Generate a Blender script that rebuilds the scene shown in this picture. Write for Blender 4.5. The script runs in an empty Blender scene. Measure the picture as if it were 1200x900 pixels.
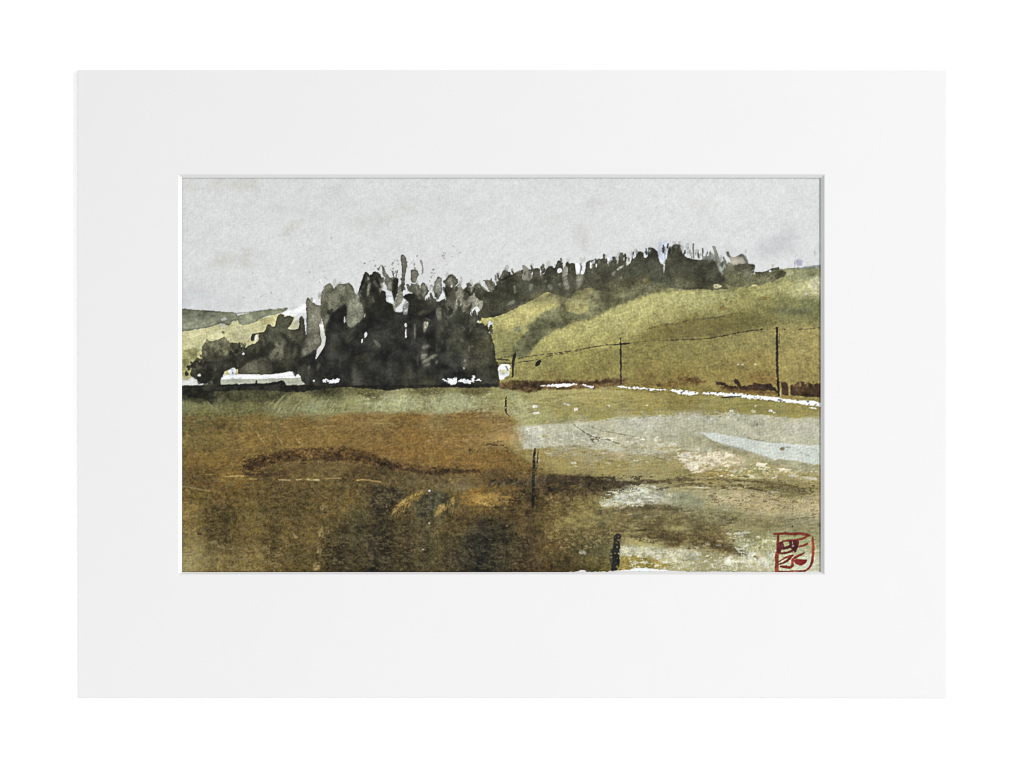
import bpy, math
import numpy as np

# ------------------------------------------------------------------ scale
# 1 photograph pixel (1200 x 900) = 0.4 mm on the board; board lies flat on a white table
PX = 0.0004
CAM_H = 1.60                      # camera height above the painted surface
Z_PAPER = 0.00025                  # painted surface
Z_MATB = 0.00085                   # underside of the mat board
Z_MAT = 0.0022                    # top face of the mat board
def wp(px, py, z=Z_PAPER):
    """photograph pixel -> world x, y for a point lying at height z on the board"""
    k = (CAM_H + Z_PAPER - z) / CAM_H
    return ((px - 600.0) * PX * k, (450.0 - py) * PX * k)

scene = bpy.context.scene
col = scene.collection

# ------------------------------------------------------------------ camera
cam = bpy.data.cameras.new("camera")
cam.sensor_width = 36.0
cam.lens = 36.0 * CAM_H / (1200 * PX)
cam.clip_start = 0.05
cam.clip_end = 50.0
cam_o = bpy.data.objects.new("camera", cam)
cam_o.location = (0, 0, CAM_H + Z_PAPER)
col.objects.link(cam_o)
scene.camera = cam_o
scene.render.resolution_x = 1024
scene.render.resolution_y = 768
scene.cycles.pixel_filter_type = 'BLACKMAN_HARRIS'
scene.cycles.filter_width = 1.1

# ------------------------------------------------------------------ world and lamps (indoor studio light)
world = bpy.data.worlds.new("World")
scene.world = world
world.use_nodes = True
bg = world.node_tree.nodes["Background"]
bg.inputs[0].default_value = (0.975, 0.985, 1.0, 1)
bg.inputs[1].default_value = 0.56

def area(name, loc, target, size, power, color):
    l = bpy.data.lights.new(name, 'AREA')
    l.shape = 'SQUARE'; l.size = size; l.energy = power; l.color = color
    o = bpy.data.objects.new(name, l)
    o.location = loc
    d = [t - a for t, a in zip(target, loc)]
    from mathutils import Vector
    o.rotation_euler = Vector(d).to_track_quat('-Z', 'Y').to_euler()
    col.objects.link(o)
    return o
area("window_light", (2.25, 0.90, 1.80), (0, 0, 0), 0.22, 106.0, (1.0, 0.993, 0.988))
area("fill_light", (-0.30, -0.70, 1.15), (0, 0, 0), 0.4, 8.0, (1.0, 0.995, 0.99))  # added fill lamp, brightens the board towards its lower edge

vs = scene.view_settings
vs.view_transform = 'Standard'
vs.look = 'None'
vs.exposure = 0.17
vs.gamma = 1.0
vs.use_curve_mapping = False

# ------------------------------------------------------------------ materials
def new_mat(name):
    m = bpy.data.materials.new(name); m.use_nodes = True
    nt = m.node_tree
    b = nt.nodes["Principled BSDF"]
    return m, nt, b

def board_mat(name, rgb, rough, bump, scale, var=0.01):
    m, nt, b = new_mat(name)
    tc = nt.nodes.new('ShaderNodeTexCoord')
    n1 = nt.nodes.new('ShaderNodeTexNoise'); n1.inputs['Scale'].default_value = scale; n1.inputs['Detail'].default_value = 5
    n2 = nt.nodes.new('ShaderNodeTexNoise'); n2.inputs['Scale'].default_value = 38; n2.inputs['Detail'].default_value = 4
    nt.links.new(tc.outputs['Object'], n1.inputs['Vector'])
    nt.links.new(tc.outputs['Object'], n2.inputs['Vector'])
    mr = nt.nodes.new('ShaderNodeMapRange')
    mr.inputs[3].default_value = 1 - var; mr.inputs[4].default_value = 1 + var
    nt.links.new(n2.outputs['Fac'], mr.inputs[0])
    hs = nt.nodes.new('ShaderNodeHueSaturation')
    hs.inputs['Color'].default_value = (*rgb, 1)
    nt.links.new(mr.outputs[0], hs.inputs['Value'])
    nt.links.new(hs.outputs[0], b.inputs['Base Color'])
    bp = nt.nodes.new('ShaderNodeBump'); bp.inputs['Strength'].default_value = bump; bp.inputs['Distance'].default_value = 0.0002
    nt.links.new(n1.outputs['Fac'], bp.inputs['Height'])
    nt.links.new(bp.outputs[0], b.inputs['Normal'])
    b.inputs['Roughness'].default_value = rough
    b.inputs['Specular IOR Level'].default_value = 0.15
    return m

M_TABLE = board_mat("white_table_paper", (0.97, 0.97, 0.97), 0.9, 0.03, 300, 0.004)
M_BOARD = board_mat("mat_board_white", (0.497, 0.497, 0.498), 0.92, 0.12, 900, 0.008)
M_CORE = board_mat("mat_core_white", (0.505, 0.505, 0.508), 0.95, 0.10, 1500, 0.01)
M_PAPER = board_mat("watercolour_paper", (0.66, 0.66, 0.64), 0.95, 0.2, 700, 0.01)

def paint_mat():
    m, nt, b = new_mat("watercolour_paint")
    at = nt.nodes.new('ShaderNodeAttribute'); at.attribute_name = "pigment"
    tc = nt.nodes.new('ShaderNodeTexCoord')
    n = nt.nodes.new('ShaderNodeTexNoise'); n.inputs['Scale'].default_value = 1900; n.inputs['Detail'].default_value = 3
    nt.links.new(tc.outputs['Object'], n.inputs['Vector'])
    mr = nt.nodes.new('ShaderNodeMapRange'); mr.inputs[3].default_value = 0.94; mr.inputs[4].default_value = 1.06
    nt.links.new(n.outputs['Fac'], mr.inputs[0])
    hs = nt.nodes.new('ShaderNodeHueSaturation')
    nt.links.new(at.outputs['Color'], hs.inputs['Color'])
    nt.links.new(mr.outputs[0], hs.inputs['Value'])
    nt.links.new(hs.outputs[0], b.inputs['Base Color'])
    b.inputs['Roughness'].default_value = 0.9
    b.inputs['Specular IOR Level'].default_value = 0.12
    return m
M_PAINT = paint_mat()

# ------------------------------------------------------------------ mesh helpers
def mesh_obj(name, verts, faces, mat, parent=None):
    me = bpy.data.meshes.new(name)
    me.from_pydata(verts, [], faces); me.update()
    me.materials.append(mat)
    o = bpy.data.objects.new(name, me)
    col.objects.link(o)
    if parent: o.parent = parent
    return o

def tag(o, label=None, cat=None, kind=None, group=None):
    if label: o["label"] = label
    if cat: o["category"] = cat
    if kind: o["kind"] = kind
    if group: o["group"] = group

# ------------------------------------------------------------------ table top (setting)
T = 1.4
tb = mesh_obj("table_top", [(-T, -T, 0), (T, -T, 0), (T, T, 0), (-T, T, 0),
                            (-T, -T, -0.03), (T, -T, -0.03), (T, T, -0.03), (-T, T, -0.03)],
              [(0, 1, 2, 3), (7, 6, 5, 4), (0, 4, 5, 1), (1, 5, 6, 2), (2, 6, 7, 3), (3, 7, 4, 0)], M_TABLE)
tag(tb, "plain white surface under the matted painting", None, "structure")

# ------------------------------------------------------------------ mat board
OUT = (91.0, 82.0, 1109.0, 818.0)          # outer edge, pixels
INT = (208.7, 204.4, 966.2, 673.2)         # window at the top face
INB = (213.3, 208.4, 961.8, 670.4)         # window at the underside
def rect(r, z):
    x0, y0 = wp(r[0], r[1], z); x1, y1 = wp(r[2], r[3], z)
    return [(x0, y1), (x1, y1), (x1, y0), (x0, y0)]      # counter-clockwise seen from above

mat_e = bpy.data.objects.new("mat_board", None)
mat_e.location = (0, 0, Z_MATB); mat_e.empty_display_size = 0.1
col.objects.link(mat_e)
tag(mat_e, "white mat board with a slanted window edge around the watercolour landscape", "mat board")

def board_face():
    nseg = 60
    zt, zb = Z_MAT - Z_MATB, 0.0
    o, t, bt = rect(OUT, Z_MAT), rect(INT, Z_MAT), rect(INT, Z_MAT)
    e = 0.00018                                         # tiny rounding of the cut edge
    V = []; F = []
    def ring(pts, z):
        s = len(V); V.extend((x, y, z) for x, y in pts); return s
    oi = [(o[0][0]+e, o[0][1]+e), (o[1][0]-e, o[1][1]+e), (o[2][0]-e, o[2][1]-e), (o[3][0]+e, o[3][1]-e)]
    q = rect((OUT[0]+40, OUT[1]+40, OUT[2]-40, OUT[3]-40), Z_MATB)
    zf = 0.00002 - Z_MATB                               # the outer rim rests on the table, the window edge stands clear of the paper
    r0 = ring(o, zf); r1 = ring(o, zt-e); r2 = ring(oi, zt); r3 = ring(t, zt); r4 = ring(t, zb); r5 = ring(q, zb); r6 = ring(q, zf)
    for a, b in ((r0, r1), (r1, r2), (r2, r3), (r3, r4), (r4, r5), (r5, r6), (r6, r0)):
        for k in range(4):
            j = (k+1) % 4
            F.append((a+k, a+j, b+j, b+k))
    return mesh_obj("face_sheet", V, F, M_BOARD, mat_e)
board_face()
# four bevels: the white core shows where the window was cut at a slant
it, ib = rect(INT, Z_MAT), rect(INB, Z_MATB)
rng = np.random.RandomState(3)
for k in range(4):
    j = (k+1) % 4
    N = 120
    V = []; F = []
    zt, zb = Z_MAT - Z_MATB - 0.00003, 0.0
    wob = np.cumsum(rng.randn(N+1)); wob = (wob - np.linspace(wob[0], wob[-1], N+1)) * 0.0000035
    horiz = k in (0, 2)
    for n in range(N+1):
        f = n / N
        tx = it[k][0]*(1-f)+it[j][0]*f; ty = it[k][1]*(1-f)+it[j][1]*f
        bx = ib[k][0]*(1-f)+ib[j][0]*f; by = ib[k][1]*(1-f)+ib[j][1]*f
        w = wob[n]
        V += [(tx, ty, zt), (bx + (0 if horiz else w), by + (w if horiz else 0), zb), (tx, ty, zb)]
    for n in range(N):
        a, b = n*3, n*3+3
        F += [(a, a+1, b+1, b), (a+1, a+2, b+2, b+1)]
    F += [(0, 2, 1), (N*3, N*3+1, N*3+2)]
    mesh_obj("bevel_edge", V, F, M_CORE, mat_e)

# ------------------------------------------------------------------ the painting
# pigment laid on a fine grid of paper; colours are written as they look under the lamps and
# turned into reflectance with one constant factor
LIGHT = 1.70
STEP = 0.75                                       # grid spacing in photograph pixels
X0, Y0, X1, Y1 = 205.0, 200.5, 970.0, 678.25
NX = int(round((X1-X0)/STEP)) + 1
NY = int(round((Y1-Y0)/STEP)) + 1
xs = X0 + np.arange(NX)*STEP
ys = Y0 + np.arange(NY)*STEP
XX, YY = np.meshgrid(xs.astype(np.float32), ys.astype(np.float32))

_lat = {}
def vnoise(X, Y, sx, sy, seed, rot=0.0):
    if seed not in _lat:
        _lat[seed] = np.random.RandomState(seed).rand(256, 256).astype(np.float32)
    G = _lat[seed]
    if rot:
        c, s = math.cos(rot), math.sin(rot)
        X, Y = X*c + Y*s, -X*s + Y*c
    u = X/sx + 31.7; v = Y/sy + 17.3
    iu = np.floor(u).astype(np.int32); iv = np.floor(v).astype(np.int32)
    fu = (u-iu).astype(np.float32); fv = (v-iv).astype(np.float32)
    fu = fu*fu*(3-2*fu); fv = fv*fv*(3-2*fv)
    a = G[iv & 255, iu & 255]; b = G[iv & 255, (iu+1) & 255]
    c_ = G[(iv+1) & 255, iu & 255]; d = G[(iv+1) & 255, (iu+1) & 255]
    return (a*(1-fu)+b*fu)*(1-fv) + (c_*(1-fu)+d*fu)*fv
def fnoise(X, Y, sx, sy, seed, oct=3, rot=0.0):
    t = 0; w = 0; a = 1.0
    for k in range(oct):
        t = t + a*(vnoise(X, Y, sx/2**k, sy/2**k, seed+101*k, rot)-0.5); w += a; a *= 0.55
    return t/w*2.0                                  # about -1 .. 1

C = np.empty((NY, NX, 3), np.float32)
C[:] = (238, 238, 234)
LAB = np.zeros((NY, NX), np.uint8)
PARTS = ["paper_margin"]
def part_id(name):
    if name not in PARTS: PARTS.append(name)
    return PARTS.index(name)

# paper tooth: a woven, slightly diagonal cold-press felt
TOOTH = (0.6*fnoise(XX, YY, 4.2, 2.6, 5, 2, 0.6) + 0.35*fnoise(XX, YY, 3.0, 4.4, 9, 2, -0.5)
         + 0.35*fnoise(XX, YY, 1.5, 1.5, 13, 1)).astype(np.float32)
GR1 = fnoise(XX, YY, 1.9, 1.9, 21, 2).astype(np.float32)
GR2 = fnoise(XX, YY, 4.5, 4.0, 23, 3).astype(np.float32)
MOT = fnoise(XX, YY, 16, 12, 27, 3).astype(np.float32)
BIG = fnoise(XX, YY, 60, 40, 29, 3).astype(np.float32)
STRK = fnoise(XX, YY, 26, 2.2, 33, 3, -0.03).astype(np.float32)
FINE = np.random.RandomState(77).randn(NY, NX).astype(np.float32)
def unit(a): return ((a-a.mean())/a.std()).astype(np.float32)
TOOTH, GR1, GR2, MOT, BIG, STRK = (unit(v) for v in (TOOTH, GR1, GR2, MOT, BIG, STRK))
def warp(sl, amp, ws, seed):
    X = XX[sl]; Y = YY[sl]
    if amp <= 0: return X, Y
    return (X + amp*fnoise(X, Y, ws, ws, 400+seed % 37, 3), Y + amp*fnoise(X, Y, ws, ws, 500+seed % 41, 3))

def z(ox, oy, s, txt):
    out = []
    for p in txt.split():
        q = p.split(',')
        t = [ox+float(q[0])/s, oy+float(q[1])/s]
        if len(q) > 2: t.append(float(q[2]))
        out.append(tuple(t))
    return out
def pts(txt):
    return [tuple(float(v) for v in p.split(',')) for p in txt.split()]

def chaikin(P, n=2, closed=True):
    P = np.array(P, float)
    for _ in range(n):
        Q = np.roll(P, -1, 0) if closed else P[1:]
        A = P if closed else P[:-1]
        R = np.empty((len(A)*2, P.shape[1]))
        f = np.minimum(0.22, 1.5/(np.hypot(*(Q-A)[:, :2].T)+1e-6))[:, None]
        R[0::2] = A*(1-f)+Q*f; R[1::2] = A*f+Q*(1-f)
        if not closed: R = np.vstack([P[:1], R, P[-1:]])
        P = R
    return P

def window(P, pad):
    P = np.asarray(P)
    i0 = max(0, int((P[:, 0].min()-pad-X0)/STEP)); i1 = min(NX, int((P[:, 0].max()+pad-X0)/STEP)+2)
    j0 = max(0, int((P[:, 1].min()-pad-Y0)/STEP)); j1 = min(NY, int((P[:, 1].max()+pad-Y0)/STEP)+2)
    return (slice(j0, j1), slice(i0, i1))

def sd_poly(P, X, Y):
    D = np.full(X.shape, 1e9, np.float32); ins = np.zeros(X.shape, bool)
    n = len(P)
    for k in range(n):
        ax, ay = P[k][:2]; bx, by = P[(k+1) % n][:2]
        ex, ey = bx-ax, by-ay
        L = ex*ex+ey*ey+1e-9
        t = np.clip(((X-ax)*ex+(Y-ay)*ey)/L, 0, 1)
        D = np.minimum(D, (X-ax-t*ex)**2+(Y-ay-t*ey)**2)
        if ay != by:
            c = ((ay > Y) != (by > Y)) & (X < ax + (Y-ay)*(ex/ey))
            ins ^= c
    D = np.sqrt(D)
    return np.where(ins, -D, D)

def sd_line(P, W, X, Y):
    D = np.full(X.shape, 1e9, np.float32)
    for k in range(len(P)-1):
        ax, ay = P[k][:2]; bx, by = P[k+1][:2]
        ex, ey = bx-ax, by-ay
        L = ex*ex+ey*ey+1e-9
        t = np.clip(((X-ax)*ex+(Y-ay)*ey)/L, 0, 1)
        D = np.minimum(D, np.sqrt((X-ax-t*ex)**2+(Y-ay-t*ey)**2) - (W[k]*(1-t)+W[k+1]*t)*0.5)
    return D

_cnt = [0]
def lay(d, sl, c, a, soft, rim, rimw, var, gran, dry, mode, part, edge):
    if edge: d = d + edge*(0.6*TOOTH[sl] + 0.5*GR1[sl] + 0.5*GR2[sl])
    m = np.clip(0.5 - d/(2*max(soft, 0.05)), 0, 1); m = m*m*(3-2*m)
    if dry > 0:
        th = TOOTH[sl]*0.2 + GR1[sl]*0.12 + STRK[sl]*0.17
        m = m*np.clip((th + 0.75 - dry*1.3)*4.0, 0, 1)
    col_ = np.array(c, np.float32)
    f = 1 + var*(0.62*MOT[sl] + 0.3*GR2[sl]) + gran*(TOOTH[sl]*0.4 + GR1[sl]*0.35)
    if rim: f = f*(1 - rim*np.exp(-(np.minimum(d, 0)/rimw)**2))
    cc = np.maximum((col_[None, None]+22)*f[..., None]-22, 6)
    am = (a*m)[..., None]
    if mode == 'mul':
        C[sl] = C[sl]*(1-am) + C[sl]*(cc/255.0)*am
    else:
        C[sl] = C[sl]*(1-am) + cc*am
    if part:
        LAB[sl][(m*a) > 0.5] = part_id(part)

def wash(P, c, a=1.0, soft=0.7, wa=0.7, ws=4.0, rim=0.0, rimw=1.3, var=0.10, gran=0.05, dry=0.0, sm=1, mode='n', part=None, edge=.2):
    _cnt[0] += 1
    if sm: P = chaikin(P, sm)
    sl = window(P, soft+wa*1.5+1)
    X, Y = warp(sl, wa, ws, _cnt[0])
    lay(sd_poly(P, X, Y), sl, c, a, soft, rim, rimw, var, gran, dry, mode, part, edge)

def stroke(P, c, w=2.0, a=1.0, soft=0.6, wa=0.5, ws=4.0, rim=0.0, rimw=1.2, var=0.10, gran=0.05, dry=0.0, sm=1, mode='n', part=None, edge=.16):
    _cnt[0] += 1
    P = [p if len(p) > 2 else (p[0], p[1], w) for p in P]
    P = chaikin(P, sm, False) if sm else np.array(P, float)
    wm = P[:, 2].max()
    sl = window(P, wm/2+soft+wa*1.5+1)
    X, Y = warp(sl, wa, ws, _cnt[0])
    lay(sd_line(P, P[:, 2], X, Y), sl, c, a, soft, rim, rimw, var, gran, dry, mode, part, edge)

def blob(x, y, rx, ry, c, a=1.0, soft=None, ang=0.0, **k):
    n = 14; ca, sa = math.cos(ang), math.sin(ang)
    P = [(x+rx*math.cos(t)*ca-ry*math.sin(t)*sa, y+rx*math.cos(t)*sa+ry*math.sin(t)*ca)
         for t in (2*math.pi*i/n for i in range(n))]
    wash(P, c, a, soft if soft is not None else 0.7, sm=1, **k)

def dots(n, x0, y0, x1, y1, c, r=(0.6, 1.4), seed=0, a=0.9, asp=1.6, part=None):
    r_ = np.random.RandomState(seed)
    for _ in range(n):
        x = r_.uniform(x0, x1); y = r_.uniform(y0, y1); q = r_.uniform(*r)
        blob(x, y, q*asp, q, c, a*r_.uniform(.6, 1), soft=0.5, wa=0.6, ws=2.5, part=part)

SPK = unit(0.75*unit(fnoise(XX, YY, 7, 1.9, 151, 3, -0.02)) + 0.5*TOOTH + 0.25*FINE)
SPV = unit(0.7*unit(fnoise(XX, YY, 2.2, 6, 157, 3, 0.0)) + 0.5*TOOTH + 0.25*FINE)
def dry(P, c, cov=0.3, a=0.85, soft=4.0, wa=3.0, N=None, part=None, var=0.08):
    """broken dry-brush: pigment catches only the high points of the tooth inside P"""
    P = np.array(P, float)
    if len(P) == 2: P = np.array([P[0], (P[1][0], P[0][1]), P[1], (P[0][0], P[1][1])], float)
    sl = window(P, soft+wa*1.5)
    X, Y = warp(sl, wa, 7, _cnt[0]); _cnt[0] += 1
    d = sd_poly(P, X, Y)
    m = np.clip(0.5-d/(2*soft), 0, 1)
    n = (SPK if N is None else N)[sl]
    thr = math.sqrt(2)*{.1: .906, .15: .733, .2: .595, .25: .477, .3: .371, .35: .272, .4: .179, .5: 0., .6: -.179, .7: -.371}[cov]
    mm = np.clip((n - thr - (1-m)*1.2)*1.6 + .5, 0, 1)*np.minimum(1, m*1.6)
    f = 1 + var*(0.5*MOT[sl] + 0.5*GR2[sl])
    am = (a*mm)[..., None]
    C[sl] = C[sl]*(1-am) + np.array(c, np.float32)*f[..., None]*am
def dabs(path, n, cols, size=(1.4, 3.0), asp=2.0, jit=2.0, seed=0, a=.9, tilt=.5, part=None, rim=.15):
    r_ = np.random.RandomState(seed)
    P = np.array(pts(path) if isinstance(path, str) else path, float)
    L = np.r_[0, np.cumsum(np.hypot(*np.diff(P[:, :2], axis=0).T))]
    for _ in range(n):
        v = r_.uniform(0, L[-1]); x = np.interp(v, L, P[:, 0]) + r_.randn()*jit; y = np.interp(v, L, P[:, 1]) + r_.randn()*jit
        q = r_.uniform(*size)
        blob(x, y, q, q*asp*r_.uniform(.7, 1.3), cols[r_.randint(len(cols))], a*r_.uniform(.7, 1), soft=.5, ang=r_.randn()*tilt, wa=q*.45, ws=q*1.6, part=part, rim=rim)

def colour_field(rows, power=3.2, yk=1.8, wa=5.0, sl=None):
    """smooth wet-in-wet colour between samples (x, y, r, g, b)"""
    A = np.array(rows, np.float32)
    X = XX[sl][::3, ::3]; Y = YY[sl][::3, ::3]
    X = X + wa*1.6*fnoise(X, Y, 22, 14, 61, 3); Y = Y + wa*0.7*fnoise(X, Y, 22, 10, 67, 3)
    num = np.zeros(X.shape+(3,), np.float32); den = np.zeros(X.shape, np.float32)
    for r in A:
        d2 = (X-r[0])**2 + (yk*(Y-r[1]))**2 + 20.0
        w = d2**(-power/2)
        num += w[..., None]*r[2:5]; den += w
    S = num/den[..., None]
    # bilinear upsample by 3
    H, W = XX[sl].shape
    yi = np.arange(H)/3.0; xi = np.arange(W)/3.0
    y0 = np.minimum(yi.astype(int), S.shape[0]-1); y1 = np.minimum(y0+1, S.shape[0]-1); fy = (yi-y0)[:, None, None]
    x0 = np.minimum(xi.astype(int), S.shape[1]-1); x1 = np.minimum(x0+1, S.shape[1]-1); fx = (xi-x0)[None, :, None]
    return (S[y0][:, x0]*(1-fx)+S[y0][:, x1]*fx)*(1-fy) + (S[y1][:, x0]*(1-fx)+S[y1][:, x1]*fx)*fy
#PAINT_BEGIN
# ---- sky wash
SKY = "painted_sky"
wash(pts("200,190 980,190 980,470 200,470"), (215, 217, 216), 1, 0.5, 0, sm=0, var=0.005, gran=0.004, part=SKY)
HATCH = unit(fnoise(XX, YY, 2.4, 8.0, 71, 2, 0.75))
skm = (LAB == part_id(SKY))
C[skm] *= (1 + 0.006*HATCH + 0.004*BIG + 0.008*TOOTH + 0.006*GR1 + 0.006*FINE)[skm][:, None]
for x, y, rx, ry, c, a, an in ((288, 217, 16, 7, (200, 197, 184), .55, -.2), (258, 216, 14, 6, (208, 206, 196), .5, 0), (222, 219, 8, 6, (205, 202, 190), .4, 0),
        (262, 306, 14, 8, (199, 196, 184), .6, -.3), (287, 302, 12, 7, (200, 197, 184), .6, -.9), (340, 268, 16, 6, (206, 203, 192), .6, -.6),
        (463, 250, 22, 4, (206, 203, 190), .5, -.4), (428, 258, 20, 5, (212, 210, 202), .5, -.2), (394, 222, 12, 10, (206, 206, 203), .5, .3),
        (680, 276, 8, 14, (200, 196, 192), .55, 0.1), (652, 255, 7, 7, (208, 206, 200), .4, 0), (686, 288, 4, 6, (196, 194, 194), .4, 0),
        (770, 292, 60, 8, (206, 208, 210), .5, -.22), (912, 285, 26, 10, (192, 194, 198), .7, -.35), (925, 280, 10, 18, (200, 202, 204), .5, .3), (896, 298, 22, 6, (203, 205, 208), .6, -.2),
        (822, 238, 14, 6, (216, 213, 208), .5, 0), (850, 296, 24, 9, (208, 211, 213), .5, -.1), (730, 298, 20, 6, (213, 212, 204), .5, -.3),
        (228, 345, 26, 14, (206, 209, 211), .5, 0), (250, 356, 40, 7, (208, 211, 212), .5, 0), (500, 310, 40, 26, (222, 222, 221), .5, 0),
        (600, 235, 90, 20, (221, 223, 222), .4, 0), (440, 245, 120, 24, (214, 217, 216), .4, 0), (330, 320, 46, 26, (221, 222, 222), .45, .3),
        (700, 240, 16, 8, (210, 207, 206), .35, 0), (900, 230, 60, 16, (222, 225, 224), .4, 0)):
    c = tuple(v-5 for v in c)
    blob(x, y, rx, ry, c, a*.8, soft=min(rx, ry)*.9, ang=an, wa=5, ws=9, var=.02, gran=.015)
for i, (x, y) in enumerate(((353, 284), (369, 305), (366, 312), (359, 304), (376, 325), (379, 318), (388, 279), (296, 320), (299, 333), (292, 338), (374, 338), (382, 326), (355, 288), (328, 352), (318, 343), (305, 348), (287, 349))):
    blob(x, y, 1.1+.5*(i % 3), .8, (168, 168, 165), .5, soft=.7, ang=1.2*i, wa=.8, ws=3)
# blue-violet smudge over the right-hand hill
blob(936, 307, 4.5, 4, (178, 178, 206), .75, soft=2, wa=2, ws=4); stroke(pts("931,316 931.5,306"), (176, 178, 200), 1.4, .6)
blob(955, 297, 1.6, 3, (180, 182, 182), .5, soft=1); blob(874, 295, 1.4, 2, (170, 166, 166), .6); blob(905.5, 312, 1.3, 2.4, (172, 160, 156), .6)

for i in range(70):
    r_ = np.random.RandomState(5200+i); q = ((433, 310, 10, 7), (458, 312, 12, 8), (488, 308, 12, 9), (522, 300, 10, 10), (372, 330, 10, 12), (505, 322, 8, 10))[i % 6]
    blob(q[0]+r_.randn()*q[2]*.6, q[1]+r_.randn()*q[3]*.6, r_.uniform(.5, 1.5), r_.uniform(.4, 1.1), (118, 117, 108) if i % 4 else (230, 231, 230), r_.uniform(.3, .8), soft=.5, ang=r_.uniform(0, 3), wa=.8, ws=2)
# ---- far hills at the left
FAR = "painted_far_hill"
g = lambda t: z(205, 330, 6.43, t)
wash(g("40,370 40,700 900,700 900,250 760,252 640,278 560,300 480,288 430,300 400,330 330,318 250,345 150,362"), (192, 187, 140), 1, .6, .6, var=.06, gran=.05, part="painted_hillside_")
wash(g("40,203 180,213 380,228 455,230 474,262 480,290 430,300 412,334 380,322 330,318 250,348 150,362 40,378"), (134, 137, 113), 1, .6, .5, rim=.2, var=.12, gran=.05, part=FAR)
wash(g("474,258 560,232 700,212 800,203 855,198 830,225 760,250 690,262 640,278 620,300 560,322 500,330 474,300"), (136, 139, 113), 1, .7, .5, rim=.12, var=.10, gran=.05, part=FAR)
stroke(g("474,238,2 560,230,1.5 720,208,1.2 850,199,1"), (112, 116, 104), 1.2, .6, part=FAR)
wash(g("640,280 760,252 830,228 870,215 800,300 690,330 650,322"), (176, 170, 120), .9, 1.2, 1, part="painted_hillside_")
wash(g("150,235 175,235 172,350 150,350"), (165, 166, 150), .5, 2, .8)
wash(g("345,280 380,272 400,290 350,296"), (205, 206, 200), .8, .8, .8)
wash(g("330,318 380,315 385,350 350,352"), (206, 203, 182), .8, 1, .8)
for t in ("80,390 140,380 200,385 150,420 90,415", "430,340 560,330 600,400 500,440 430,420", "240,400 330,380 360,410 280,440"):
    wash(g(t), (204, 200, 156), .6, 3, 1.5)
for t in ("60,520 130,500 190,510 180,560 60,570", "60,560 190,560 200,640 150,700 60,720"):
    wash(g(t), (146, 142, 92), .9, 1.6, 1.2, var=.16)
wash(g("165,530 205,525 200,580 170,600"), (196, 190, 132), .9, .7, .6)
wash(g("60,758 90,752 140,740 150,765 100,772 60,772"), (210, 212, 200), .75, .7, 1, edge=.8)
wash(g("60,640 110,660 140,720 60,750"), (160, 154, 98), .8, 1.2, 1)
# white sky-gap to the right of the left hill
wash(g("800,250 830,222 900,205 1010,150 1060,130 1060,300 1000,300 930,262 880,262"), (224, 225, 224), 1, .8, .8, part=SKY)
stroke(pts("339,362 348,360"), (190, 190, 180), 1, .5)

# ---- hillside at the right
HILL = "painted_hillside"
hill = pts("560,470 560,360 585,350 640,340 700,325 760,318 830,320 880,322 914,315.5 927,314 945,313.5 975,311 975,480")
wash(hill, (176, 166, 104), 1, .8, .5, var=.02, gran=0, part=HILL)
sl = window(hill, 2)
rows = [(590, 372, 184, 172, 108), (605, 375, 178, 168, 108), (615, 362, 186, 174, 112), (635, 352, 182, 170, 106), (590, 395, 150, 142, 88), (600, 405, 136, 130, 80),
 (640, 400, 172, 162, 98), (665, 392, 180, 168, 104), (690, 385, 182, 172, 108), (720, 375, 184, 174, 112), (750, 362, 184, 174, 112), (780, 352, 182, 172, 112), (810, 350, 178, 170, 112), (700, 400, 172, 160, 96), (740, 383, 176, 164, 102), (780, 370, 176, 164, 102),
 (830, 352, 170, 162, 106), (850, 345, 160, 154, 100), (840, 362, 158, 148, 90), (868, 352, 156, 146, 86), (880, 345, 160, 150, 92), (900, 340, 164, 156, 100), (920, 335, 180, 170, 112), (940, 338, 190, 182, 128), (955, 335, 200, 194, 150), (957, 342, 190, 182, 130),
 (930, 322, 138, 136, 98), (950, 321, 136, 136, 102), (910, 328, 150, 144, 96), (925, 355, 124, 120, 74), (945, 358, 118, 117, 76), (958, 358, 116, 114, 72), (912, 364, 120, 114, 70), (930, 366, 124, 120, 76), (900, 358, 134, 126, 76), (955, 370, 124, 118, 74),
 (640, 425, 150, 138, 80), (670, 425, 148, 136, 76), (700, 415, 146, 132, 74), (720, 430, 140, 126, 70), (610, 435, 150, 136, 80), (650, 440, 134, 116, 66), (690, 440, 140, 122, 68),
 (740, 410, 140, 127, 72), (760, 395, 132, 120, 66), (780, 388, 124, 112, 60), (810, 382, 116, 104, 56), (840, 380, 114, 102, 56), (870, 376, 116, 106, 58), (895, 376, 128, 118, 68), (770, 410, 140, 128, 72), (800, 405, 138, 126, 74), (830, 402, 142, 128, 74), (850, 400, 148, 134, 80), (880, 395, 152, 136, 82), (920, 390, 160, 142, 86), (945, 390, 166, 146, 88), (955, 410, 166, 144, 86),
 (760, 430, 146, 126, 70), (790, 425, 142, 126, 70), (830, 425, 148, 130, 74), (870, 425, 152, 132, 74), (890, 430, 150, 128, 70), (930, 425, 162, 140, 82), (940, 440, 160, 136, 78), (800, 438, 138, 114, 60), (850, 440, 146, 122, 66), (890, 442, 142, 112, 60), (760, 444, 140, 116, 62), (880, 382, 130, 120, 70)]
HF = colour_field(rows, 3.4, 1.6, 4, sl)*np.array([.98, 1.005, 1.0], np.float32)
hm = (LAB[sl] == part_id(HILL)) & (XX[sl] > 560)
tx = 1 + .026*GR2[sl] + .034*TOOTH[sl] + .03*GR1[sl] + .022*FINE[sl] + .025*MOT[sl]
C[sl][hm] = (HF*tx[..., None])[hm]
C[sl] = np.clip(C[sl], 0, 255)
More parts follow.
